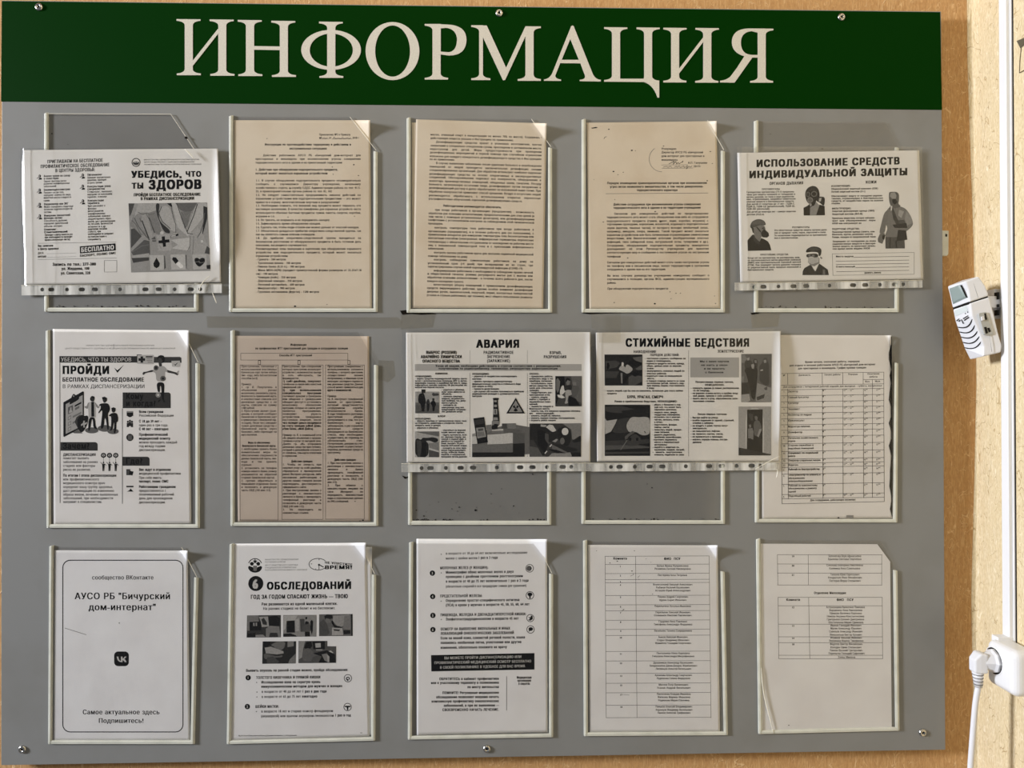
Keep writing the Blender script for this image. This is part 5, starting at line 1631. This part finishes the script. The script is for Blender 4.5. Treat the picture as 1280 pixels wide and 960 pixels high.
s.view(295, 830, 7.758).lines('''
97 1088 62 !bs Выявить опухоль на ранней стадии можно, пройдя обследования:
195 820 129 !bs ТОЛСТОГО КИШЕЧНИКА И ПРЯМОЙ КИШКИ
245 820 177 !bs Исследование кала на скрытую кровь
245 1032 218 !bs иммунохимическим методом для мужчин и женщин
248 635 269 !s в возрасте от 40 до 64 лет
642 880 267 !bs 1 раз в два года
248 630 318 !s в возрасте от 65 до 75 лет
640 790 316 !bs ежегодно
188 417 412 !bs ШЕЙКИ МАТКИ:
245 943 459 !s в возрасте 18 лет и старше осмотр фельдшером
242 950 505 !s (акушеркой) или врачом акушером-гинекологом
960 1115 499 !bs 1 раз в год''', h=25)
s.text('file:///C:/Users/Пользователь/Desktop/Документы/памятка_1_обследования', 25, 588, 695, h=13, b=.02).text('1/1', 1205, 1225, 667, h=12)
for x, y, t in ((118, 133, '1'), (110, 413, '2')): s.ell(5, x, y, 26).text(t, x - 8, x + 8, y, h=26, b=.055, g=80)
for x, y in ((200, 180), (203, 272), (203, 320), (198, 461)): s.ell(8, x, y, 5)
for x, y in ((1085, 138), (1082, 417)): s.ring(8, x, y, 39, 39, 6)
s.ring(12, 1085, 142, 20, 18, 9, 18, 120, 400).poly(12, [(1078, 412 - 275 + 8), (1092, 145), (1088, 165), (1078, 165)]).poly(10, [(1052, 405), (1112, 405), (1108, 418), (1090, 420), (1088, 448), (1076, 448), (1074, 420), (1058, 418)])
s.view(295, 760, 7.758).begin('printed_photo').pic('''
22 107 72 435 68 435 284 103 287
50 110 75 220 72 220 140 130 140 130 220 108 220
8 133 135 245 130 245 215 135 220
60 165 145 180 143 182 175 168 175
60 190 142 204 142 204 175 192 175
66 222 85 310 82 320 180 250 185 240 130
20 245 110 270 95 300 140 300 165 260 160
8 315 90 390 72 425 100 420 170 320 180
52 290 200 330 172 420 180 432 282 290 282
20 330 240 400 240 410 282 320 282
60 180 262 260 258 290 282 190 284
10 105 250 190 240 190 282 105 285
''').begin('printed_photo').pic('''
58 457 68 782 66 780 277 457 280
72 460 75 600 70 570 120 490 125 480 200 460 220
6 490 125 568 120 572 238 490 240
70 575 110 610 100 612 220 575 225
30 620 105 665 105 665 230 625 230
34 642 170 665 165 670 130 705 130 720 165 730 230 650 235
10 672 130 690 128 705 140 700 155 670 160
6 668 230 715 230 718 276 668 277
8 720 130 735 115 748 130 745 220 735 260 720 200
12 670 90 690 85 692 105 675 112
10 458 250 530 245 580 265 590 278 458 279
''').begin('printed_photo').pic('''
42 806 62 1130 58 1132 271 805 273
62 940 75 1100 65 1090 150 1000 190 940 130
12 855 80 885 62 935 70 940 100 900 110 870 125
46 870 100 905 105 920 140 890 150 868 130
32 808 140 850 110 880 150 910 240 880 272 808 272
8 920 130 940 120 960 170 1020 180 1035 200 1000 215 950 190
70 930 190 1030 195 1040 260 930 265
20 945 205 1010 210 1000 225 950 220
10 1040 215 1110 215 1110 250 1045 255
14 1115 60 1131 60 1132 271 1118 271
52 1050 80 1110 70 1112 210 1040 200
''').begin('printed_photo').pic('''
16 258 324 583 322 580 538 254 541
8 260 326 350 324 300 400 260 420
46 330 360 400 324 480 325 470 390 400 430 360 420 380 380
66 278 385 340 375 460 420 462 440 400 450 290 440
40 270 440 320 450 400 470 450 455 450 478 380 480 300 500 272 490
30 300 480 360 470 420 520 400 538 300 538
54 500 325 560 324 560 370 500 380
50 520 500 580 440 580 538 505 538
''').begin('printed_photo').pic('''
34 606 320 886 319 886 370 972 372 971 532 605 535
60 608 322 670 320 650 400 640 480 608 500
6 660 385 680 330 730 322 740 370 700 420
40 660 400 710 385 760 440 800 450 820 460 740 470 730 520 650 520 645 440
8 740 322 862 320 862 400 750 400
74 768 342 822 340 822 382 772 384
60 775 400 840 400 835 412 775 412
78 890 420 920 412 945 435 920 445
8 745 440 880 410 960 450 965 530 800 532 830 470
54 830 450 880 440 910 480 890 525 860 510
70 880 450 905 470 905 525 890 525
''')
s.done()

# M: continuation sheet with the black banner
n = notice('white sheet with a wide black text banner across its lower half and a curled corner', 600, 918)
s = Sheet([(105, 29), (664, 31), (667, 858), (106, 871)], 0.0012, P_COOL, (490, 665, 3.4286), n, curl=[((578, 30), (668, 150), 0.017, 1.4)], h=12)
s.view(525, 670, 7.758); s.sl = -.012; s.lines('''
250 1043 167 !s в возрасте от 18 до 64 лет включительно исследование
250 558 217 !s мазка с шейки матки
565 755 212 !bs 1 раз в 3 года
195 663 307 !bs МОЛОЧНЫХ ЖЕЛЕЗ (У ЖЕНЩИН):
250 910 351 !bs Маммография обеих молочных желез в двух
250 1000 393 !bs проекциях с двойным прочтением рентгенограмм
250 1055 438 !bs в возрасте от 40 до 75 лет включительно 1 раз в 2 года
250 1033 487 !s (обязательно сохраняйте все предыдущие снимки для сравнения)
195 605 580 !bs ПРЕДСТАТЕЛЬНОЙ ЖЕЛЕЗЫ:
250 967 625 !bs Определение простат-специфического антигена
250 1063 668 !bs (ПСА) в крови у мужчин в возрасте 45, 50, 55, 60, 64 лет''', h=25)
def badge(x, y, t): s.ell(5, x, y, 26).text(t, x - 8, x + 8, y, h=26, b=.055, g=80)
badge(120, 360, '3'); badge(123, 587, '4')
for x, y in ((206, 177), (206, 358), (205, 632)): s.ell(8, x, y, 5)
s.ring(8, 1063, 313, 40, 40, 6).ell(42, 1058, 314, 24).ring(12, 1058, 314, 25, 25, 4).ell(20, 1078, 314, 6)
s.ring(8, 1066, 576, 40, 40, 6).ell(10, 1066, 566, 24, 18).poly(10, [(1058, 566), (1074, 566), (1072, 608), (1060, 608)])
s.view(525, 760, 7.758).lines('''
198 1030 62 !bs ПИЩЕВОДА, ЖЕЛУДКА И ДВЕНАДЦАТИПЕРСТНОЙ КИШКИ:
250 957 107 !bs Эзофагогастродуоденоскопия в возрасте 45 лет
200 875 200 !bs ОСМОТР НА ВЫЯВЛЕНИЕ ВИЗУАЛЬНЫХ И ИНЫХ
200 913 243 !bs ЛОКАЛИЗАЦИЙ ОНКОЛОГИЧЕСКИХ ЗАБОЛЕВАНИЙ
200 1020 290 !bs Если на вашей коже, слизистой ротовой полости, языка
200 985 335 !bs появились необычные пятна, уплотнения или другие
200 845 383 !bs изменения, обязательно покажите их врачу''', h=25)
badge(125, 72, '5'); badge(125, 210, '6'); s.ell(8, 206, 112, 5)
s.ring(8, 1070, 98, 38, 38, 6).poly(10, [(1050, 84), (1070, 92), (1076, 72), (1092, 78), (1094, 108), (1070, 124), (1046, 116), (1066, 106)])
s.ring(8, 1072, 208, 39, 39, 6).ell(12, 1074, 204, 22, 18).poly(12, [(1056, 214), (1070, 220), (1052, 232)])
s.poly(4, [(107, 457), (1110, 437), (1110, 597), (110, 615)]); s.sl = -.018; s.begin('heading').lines('''
235 985 478 !ws ВЫ МОЖЕТЕ ПРОЙТИ ДИСПАНСЕРИЗАЦИЮ ИЛИ
138 1080 523 !ws ПРОФИЛАКТИЧЕСКИЙ МЕДИЦИНСКИЙ ОСМОТР БЕСПЛАТНО
193 1025 569 !ws В СВОЕЙ ПОЛИКЛИНИКЕ В УДОБНОЕ ДЛЯ ВАС ВРЕМЯ.''', h=25, b=.02)
s.view(525, 840, 7.758); s.sl = -.006; s.to('printed_text').lines('''
187 767 68 !bs ОБРАТИТЕСЬ в кабинет профилактики
107 767 106 !bs или к участковому терапевту в поликлинике
460 767 147 !bs по месту жительства
217 767 203 !bs ПОМНИТЕ! Регулярные медицинские
157 767 244 !bs обследования позволяют вовремя начать
112 767 285 !bs комплексную профилактику онкологических
230 767 326 !bs заболеваний, а при их выявлении —
217 767 365 !bs СВОЕВРЕМЕННО НАЧАТЬ ЛЕЧЕНИЕ.
938 1083 55 !bs Медицинская
945 1078 85 !bs организация
955 1068 115 !bs в соцсетях''', h=24)
s.line(20, 4, 840, 43, 840, 370)
s.done()

# N: long room list
n = notice('white room list table filling the whole sheet, its upper right corner curled white', 817, 916)
s = Sheet([(85, 55), (641, 57), (651, 856), (92, 858)], 0.0012, P_COOL, (710, 665, 3.4286), n, curl=[((586, 55), (646, 130), 0.015, 1.4)], h=19, fmax=0.88)
s.view(740, 680, 8).begin('heading').text('Комната', 213, 352, 147, h=23, b=.062).text('ФИО ПСУ', 720, 885, 147, h=23, b=.062)
s.to('printed_text').line(25, 3.5, 131, 122, 142, 1737).line(25, 3.5, 436, 122, 450, 1737).line(25, 3.5, 1171, 119, 1190, 1737)
for y in (122, 204, 295, 356, 387, 515, 608, 668, 762, 854, 914, 1074, 1169, 1294, 1392, 1487, 1612, 1736): s.line(25, 3.5, 131 + (y - 122) / 150, y + 1, 1171 + (y - 119) / 85, y - 3)
for t, y in (('1', 224), ('2', 316), ('3', 378), ('4', 410), ('5', 532), ('6', 627), ('7', 687), ('8', 781), ('9', 872), ('10', 936), ('11', 1099), ('12', 1193), ('13', 1319), ('15', 1413), ('17', 1508), ('18', 1630)):
    x = 284 + (y - 224) / 160; s.text(t, x - 6 * len(t), x + 6 * len(t), y, h=16, b=.066)
s.lines('''
648 965 220 Белых Ирина Куприяновна
625 988 250 Резникова Евгения Никаноровна
658 952 313 Пестерева Анна Петровна
610 1005 407 Вознесенский Николай Алексеевич
640 975 437 Рыбаков Василий Васильевич
632 985 467 Асташов Юрий Александрович
657 962 530 Панова Андрей Георгиевич
672 945 562 Щукин Борис Иванович
625 990 623 Перелыгина Наталья Ивановна
635 983 685 Перелыгин Николай Иванович
620 997 715 Селиванов Николай Павлинович
665 950 777 Гордеева Анна Павловна
618 1003 806 Тимофеева Александра Федоровна
622 1000 869 Васильева Татьяна Спиридоновна
665 957 932 Быков Николай Иванович
650 973 963 Седых Владимир Иванович
633 990 993 Измайлов Геннадий Георгиевич
645 978 1094 Пантелеева Нина Карповна
602 1023 1124 Гнеушева Александра Митрофановна
612 1012 1189 Духовников Александр Васильевич
577 1052 1219 Балданжапов Даши-Дондок Жамбалович
637 992 1250 Литвинцев Алексей Васильевич
628 1000 1314 Архипова Александр Георгиевич
648 982 1345 Руденкова Галина Федоровна
667 962 1409 Маслов Петр Филиппович
650 985 1440 Усанов Андрей Васильевич
648 988 1502 Пантелеева Клавдия Ивановна
655 982 1533 Житкова Марина Ивановна
662 973 1565 Родионова Мария Павловна
635 1003 1628 Паньков Алексей Владимирович
637 1005 1660 Воронцов Владимир Васильевич
655 985 1690 Панков Алексей Трифонович''', b=.02)
s.begin('stain_spots')
for x, y, r in ((253, 172, 8), (180, 190, 7), (400, 270, 8), (413, 300, 4), (590, 182, 4), (605, 500, 5), (424, 68, 6), (45, 68, 5), (470, 355, 6), (315, 655, 6), (540, 148, 4), (512, 520, 4)): s.ell(10, x, y, r, r * .6, 7)
s.line(25, 3, 385, 320, 415, 308).line(30, 3, 460, 340, 465, 325, 478, 318).line(25, 3, 298, 672, 322, 652).line(40, 3, 310, 1506, 372, 1510)
s.done()

# O: short list with a cut corner
n = notice('white list with two small tables on its upper half and a cut upper right corner', 1034, 913)
s = Sheet([(70, 50), (572, 52), (632, 838), (80, 848)], 0.0012, P_COOL, (930, 665, 3.427), n, h=9, outline=[(71, 50), (571, 52), (626, 127), (633, 838), (80, 848)], fmax=0.88)
s.begin('heading').text('Отделение Милосердия', 300, 438, 262, h=9.5, b=.066).text('Комната', 181, 241, 291, h=10, b=.062).text('ФИО ПСУ', 397, 470, 290, h=10, b=.062)
s.to('printed_text')
for y in (97, 137, 176, 227): s.line(25, 1.6, 143, y, 591, y + .5)
s.line(25, 1.6, 143, 97, 145, 227).line(25, 1.6, 275, 97, 276, 227).line(25, 1.6, 590, 97, 590, 227)
for y in (280, 316, 395, 449, 474, 528, 543): s.line(25, 1.6, 146 + (y - 280) / 90, y, 592 + (y - 280) / 130, y)
s.line(25, 1.6, 146, 280, 149, 543).line(25, 1.6, 277, 280, 282, 543).line(25, 1.6, 592, 280, 594, 543)
for t, y in (('19', 104), ('20', 144), ('21', 184), ('12', 323), ('13', 402), ('14', 455), ('18', 481)): s.text(t, 205, 216, y, h=7.5, b=.066)
s.lines('''
362 502 104 Белоногова Вера Афанасьевна
360 503 117 Брылкова Светлана Георгиевна
353 510 143 Соколова Екатерина Николаевна
365 498 157 Калинина Анна Савельевна
370 495 183 Тюленев Юрий Харитонович
360 505 196 Кондратьев Иван Михайлович
365 500 210 Пестерев Федор Степанович
352 518 323 Астраханцева Валентина Павловна
365 507 336 Вершинина Анна Николаевна
367 505 349 Ефимова Василиса Карповна
355 515 362 Немова Акулина Константиновна
355 515 375 Григорьева Евгения Дмитриевна
362 512 388 Шестопалова Мария Ефимовна
370 503 401 Иванов Геннадий Иванович
370 503 414 Мухин Александр Юрьевич
365 508 427 Савельев Александр Иванович
368 505 441 Иннокентьев Виктор Кузьмич
370 505 454 Игумнов Николай Иванович
365 512 467 Вершинина Марина Тимофеевна
368 508 481 Федотов Виктор Михайлович
370 503 495 Колодин Ефим Степанович
368 508 508 Павлов Василий Григорьевич
362 517 521 Перелыгин Геннадий Сафонович
402 477 537 Зуева Милена''', b=.02)
s.begin('stain_spots').ell(8, 192, 828, 3, 2, 7)
s.done()
bpy.data.objects.remove(_to)

# ------------------------------------------------------------------ the cable channel, socket, plug and alarm on the side wall
A = on_right(1248, 5, XW - 0.0095); B = on_right(1254.5, 790, XW - 0.0095); C_ = on_right(1257, 5, XW - 0.0095); D_ = on_right(1263.5, 790, XW - 0.0095)
yA = (A.y + B.y) / 2; yC = (C_.y + D_.y) / 2
t = root('cable_channel', 'white plastic cable channel running up the straw papered side wall', 'cable channel', (XW, yC, B.z))
def sbox(nm, x0, x1, ya, yb, za, zb_, m_, par, bev=0.001, lean=0.0):
    o = box(nm, (x0, yb, zb_), (x1, ya, za), m_, par, bev)
    for v in o.data.vertices: v.co.y += lean * (za - v.co.z) / (za - zb_)
    return o
ly = B.y - A.y
sbox('channel_cover', XW - 0.0095, XW - 0.001, A.y, C_.y, zt - 0.02, B.z - 0.012, WHITE2, t, 0.0012)
sbox('channel_base', XW - 0.003, XW, A.y - 0.0006, C_.y - 0.0022, zt - 0.02, B.z - 0.012, WHITE2, t, 0)
sbox('dark_gap', XW - 0.0012, XW, C_.y - 0.0022, C_.y - 0.0036, zt - 0.02, B.z - 0.012, DARK, t, 0)

# surface socket
xs = XW - 0.040
p0 = on_right(1231.5, 797, xs); p1 = on_right(1233, 853, xs); p2 = on_right(1268, 800, xs)
so = root('wall_socket', 'white rounded surface socket on the side wall with a plug in it', 'socket', (XW, p2.y, p1.z), )
b = box('socket_body', (xs, p2.y, p1.z), (XW, p0.y, p0.z), WHITE2, so, 0.011, 5)
cc = on_right(1243, 826, xs); R_ = 0.0190
def disc_x(nm, x, c, r0, r1, x2, m_, par, n=32):
    V = []; F = []
    for k in range(n):
        a_ = 2 * math.pi * k / n; V += [(x, c.y + r0 * math.cos(a_), c.z + r0 * math.sin(a_)), (x2, c.y + r1 * math.cos(a_), c.z + r1 * math.sin(a_))]
    for k in range(n): k2 = (k + 1) % n; F.append((2 * k, 2 * k2, 2 * k2 + 1, 2 * k + 1))
    return link(nm, V, F, m_, par, True)
V, F = tube_vf([(xs - 0.0004, cc.y, cc.z), (xs + 0.004, cc.y, cc.z)], R_ + 0.0012, 32); link('socket_recess', V, F, DARK, so)
disc_x('recess_rim', xs - 0.0012, cc, R_ + 0.0005, R_ + 0.0030, xs + 0.0002, WHITE2, so)
sbox('top_clip', xs + 0.012, XW - 0.002, A.y - 0.002, C_.y - 0.001, p0.z + 0.004, p0.z - 0.012, WHITE2, so, 0.001)
# plug and cord
pl = root('power_plug', 'white mains plug pushed into the wall socket, its white cord hanging down', 'plug', (xs - 0.01, cc.y, cc.z))
ex = 0.036
V, F = tube_vf([(xs + 0.002, cc.y, cc.z), (xs - 0.004, cc.y, cc.z), (xs - 0.007, cc.y, cc.z), (xs - 0.018, cc.y, cc.z), (xs - 0.021, cc.y, cc.z)], [R_ - 0.001, R_ - 0.001, R_ - 0.004, R_ * .62, R_ * .55], 8)
link('plug_base', V, F, WHITE, pl)
hz = cc.z; hy = cc.y
v = [];
for x, y0_, y1_, z0_, z1_ in ((xs - 0.016, -.011, .011, -.016, .013), (xs - 0.026, -.010, .010, -.017, .014), (xs - 0.035, -.008, .008, -.016, .004)):
    v += [(x, hy + y0_, hz + z0_), (x, hy + y1_, hz + z0_), (x, hy + y1_, hz + z1_), (x, hy + y0_, hz + z1_)]
f = [(0, 1, 2, 3), (11, 10, 9, 8)]
for i in (0, 4):
    for k in range(4): k2 = (k + 1) % 4; f.append((i + k, i + 4 + k, i + 4 + k2, i + k2))
o = link('plug_head', v, f, WHITE, pl); bm = bmesh.new(); bm.from_mesh(o.data); bmesh.ops.recalc_face_normals(bm, faces=bm.faces); bm.to_mesh(o.data); bm.free(); bevel(o, 0.0028, 3)
rx = xs - 0.026; P0 = Vector((rx, hy, hz - 0.014)); P1 = Vector((rx + 0.0012, hy, hz - 0.039))
tube('strain_relief', [P0, P0.lerp(P1, .5), P1], [0.0082, 0.0070, 0.0056], WHITE, pl)
for k in range(4):
    q = P0.lerp(P1, .22 + k * .2); r_ = 0.0082 - 0.0026 * (.22 + k * .2) + 0.0004
    tube('relief_groove', [q - Vector((0, 0, .0007)), q + Vector((0, 0, .0007))], r_, mat('groove_shadow_grey', srgb(120, 118, 116), .6) if k == 0 else bpy.data.materials['groove_shadow_grey'], pl)
cy = hy; cp = [P1 + Vector((0, 0, .002))]
for px, py in ((1219.5, 878), (1217.5, 900), (1215.5, 925), (1213.3, 955), (1211.5, 985), (1211, 1010)): cp.append(at(px, py, cy))
cp += [cp[-1] + Vector((0.004, 0, -0.12)), cp[-1] + Vector((0.012, 0.0, -0.45))]
tube('cord', smooth(cp), 0.0042, WHITE, pl, 10)

# the alarm
al = root('wall_alarm', 'white plastic alarm with curved sound slots hanging crooked beside the cable channel', 'alarm', at(1225, 445, -0.06))
cr = lambda x, y: (1170 + x / 5.647, 310 + y / 5.647)
YF, YN, YB = -0.030, -0.066, -0.070
def A3(x, y, Y): return at(*cr(x, y), Y)
ST = [((78, 272), (205, 234), (303, 199)), ((92, 320), (228, 300), (350, 266)), ((116, 431), (240, 386), (378, 341)), ((135, 520), (252, 480), (411, 470)), ((166, 610), (302, 596), (438, 590)), ((200, 712), (335, 694), (467, 690)), ((240, 790), (330, 766), (460, 737))]
def loft(nm, st, par):
    V = []
    for f_, n_, b_ in st:
        fv = A3(*f_, YF); nv = A3(*n_, YN); bv = A3(*b_, YB); bb = Vector((bv.x, YF, bv.z))
        V += [fv, nv, bv, bb]
    F = [(0, 1, 2, 3), tuple(reversed([len(V) - 4 + i for i in range(4)]))]
    for i in range(len(st) - 1):
        for k in range(4): k2 = (k + 1) % 4; F.append((4 * i + k, 4 * i + k2, 4 * i + 4 + k2, 4 * i + 4 + k))
    o = link(nm, V, F, WHITE, par); bm = bmesh.new(); bm.from_mesh(o.data); bmesh.ops.recalc_face_normals(bm, faces=bm.faces); bm.to_mesh(o.data); bm.free()
    return bevel(o, 0.0022, 3)
lerp2 = lambda a_, b_, t_: tuple((a_[i][0] + (b_[i][0] - a_[i][0]) * t_, a_[i][1] + (b_[i][1] - a_[i][1]) * t_) for i in range(3))
loft('cap', [ST[0], ST[1], lerp2(ST[1], ST[2], .955)], al)
body = loft('body', [lerp2(ST[2], ST[3], .03)] + ST[3:], al)
core = [tuple((x + (3 if i == 0 else -3 if i == 2 else 0), y) for i, (x, y) in enumerate(q)) for q in (lerp2(ST[1], ST[2], .8), lerp2(ST[2], ST[3], .25))]
o = loft('seam', core, al); o.data.materials[0] = DARK
for v_ in o.data.vertices: v_.co.y += 0.0012
# things on the slanted front face: interpolate between the far and near edge of the stations
def face_pt(row, t_, out=0.0008):
    i = min(int(row), len(ST) - 2); q = lerp2(ST[i], ST[i + 1], row - i)
    fv, nv = A3(*q[0], YF), A3(*q[1], YN); q2 = lerp2(ST[i], ST[i + 1], min(row - i + .05, 1.2))
    d1 = nv - fv; d2 = A3(*q2[0], YF) - fv; nn = d1.cross(d2).normalized()
    if nn.x > 0: nn = -nn
    return fv.lerp(nv, t_) + nn * out
def face_poly(nm, uv, m_, par, out=0.0008):
    return link(nm, [face_pt(r_, t_, out) for r_, t_ in uv], [tuple(range(len(uv)))], m_, par)
LENS = mat('grey_green_lens', srgb(142, 156, 152), 0.12, 0.6); PALE = mat('pale_grey_label', srgb(205, 212, 210), 0.5); PANEL = mat('grey_switch_panel', srgb(176, 178, 174), 0.5)
v = [face_pt(r_, t_, .0004) for r_, t_ in ((.34, .10), (.22, .72), (1.55, .88), (1.72, .10))]; w_ = [face_pt(r_, t_, .0022) for r_, t_ in ((.42, .18), (.32, .64), (1.42, .80), (1.58, .18))]
ln = link('lens', v + w_, [(4, 5, 6, 7), (0, 1, 5, 4), (1, 2, 6, 5), (2, 3, 7, 6), (3, 0, 4, 7)], LENS, al)
face_poly('lens_edge', ((.30, .72), (.26, .80), (1.55, .94), (1.50, .86)), DARK, ln, .0012)
for k in range(5):
    r0 = 3.42 + k * .37; pts = []
    for j in range(11):
        t_ = j / 10; pts.append(face_pt(min(r0 + .30 * math.sin(t_ * math.pi * .62) ** 1.0 - .52 * t_ ** 2.2, 5.9), .03 + .93 * t_, .0006))
    tube('sound_slot', pts, [0.0003] + [0.0009] * 9 + [0.0004], DARK, al, 6)
face_poly('label', ((2.18, .12), (2.12, .80), (2.52, .86), (2.62, .10)), PALE, body, .0007)
for q in (((2.95, .10), (2.86, .28), (2.92, .30), (3.02, .12)), ((3.05, .20), (2.98, .30), (3.04, .36), (3.1, .24)), ((2.95, .50), (2.86, .82), (2.92, .84), (3.02, .52)), ((3.08, .52), (2.98, .84), (3.04, .86), (3.14, .54)), ((2.98, .38), (3.3, .40), (3.3, .46), (2.98, .42)), ((2.64, .66), (2.60, .70), (2.70, .72), (2.72, .68)), ((2.60, .80), (2.56, .84), (2.66, .86), (2.68, .82))):
    face_poly('printed_symbol', q, DARK, body, .0008)
# switch plate on the side that faces into the room
def side_poly(nm, pts, m_, par, y0, y1): return prism(nm, [cr(*p) for p in pts], y0, y1, m_, par)
sp = side_poly('switch_plate', [(308, 460), (350, 452), (358, 458), (402, 600), (396, 608), (350, 614), (342, 608), (303, 470)], PANEL, al, YB - 0.0012, YB + 0.004)
side_poly('switch_slot', [(341, 462), (352, 460), (362, 505), (350, 508)], DARK, sp, YB - 0.0016, YB)
side_poly('switch_knob', [(322, 485), (336, 480), (344, 505), (326, 512)], WHITE, sp, YB - 0.0034, YB)
side_poly('switch_slot', [(340, 560), (356, 556), (368, 600), (352, 606)], DARK, sp, YB - 0.0016, YB)
side_poly('switch_slot', [(362, 566), (376, 562), (388, 588), (374, 596)], DARK, sp, YB - 0.0016, YB)
MOULD = mat('mould_seam_grey', srgb(168, 170, 172), 0.5)
tube('mould_line', [at(*cr(377, 616), YB - 0.0001), at(*cr(394, 733), YB - 0.0001)], 0.00035, MOULD, al, 6)
tube('mould_line', [at(*cr(256, 222), YB + 0.0026), at(*cr(298, 352), YB + 0.0024)], 0.00035, MOULD, al, 6)
# wall plate the alarm hangs from
a_ = on_right(1241, 363, XW - 0.004); b_ = on_right(1251.2, 398, XW - 0.004)
wp = box('wall_plate', (XW - 0.014, b_.y, b_.z), (XW, a_.y, a_.z), WHITE, al, 0.001)
for y0_, y1_ in ((366, 374), (381, 384), (388, 394)):
    c0 = on_right(1243, y0_, XW - 0.0144); c1 = on_right(1247.5, y1_, XW - 0.0144)
    box('plate_hole', (XW - 0.0148, c1.y, c1.z), (XW - 0.012, c0.y, c0.z), DARK, wp)
c0 = on_right(1240.5, 396, XW - 0.02); 
box('hanger', (XW - 0.030, YB + 0.012, a_.z - 0.03), (XW - 0.002, YF - 0.012, a_.z - 0.012), WHITE, al, 0.001)
# torn flap of wallpaper at the right edge
tf = root('torn_wallpaper_flap', 'torn flap of wallpaper with a dark tip at the upper right of the side wall', 'wallpaper flap', on_right(1277, 72))
def rp(pts, off): return [on_right(px, py, XW - off) for px, py in pts]
link('flap', rp([(1274.8, 60), (1281, 57)], .0006) + rp([(1290, 74)], .004) + rp([(1281, 87), (1274.2, 91)], .0006), [(0, 1, 2, 3, 4)], WALLR, tf)
link('dark_tip', rp([(1270.6, 51.2), (1282, 46.5)], .0010) + rp([(1281, 55), (1275.5, 60.5)], .0016), [(0, 1, 2, 3)], mat('torn_paper_dark_tip', srgb(92, 84, 66), .9), tf)  # tip in a darker tone than the flap
tube('torn_edge', rp([(1276.5, 60), (1275, 75), (1274.3, 91), (1281, 87.5)], .0010), 0.0007, mat('torn_edge_brown', srgb(96, 82, 58), .9), tf, 6)
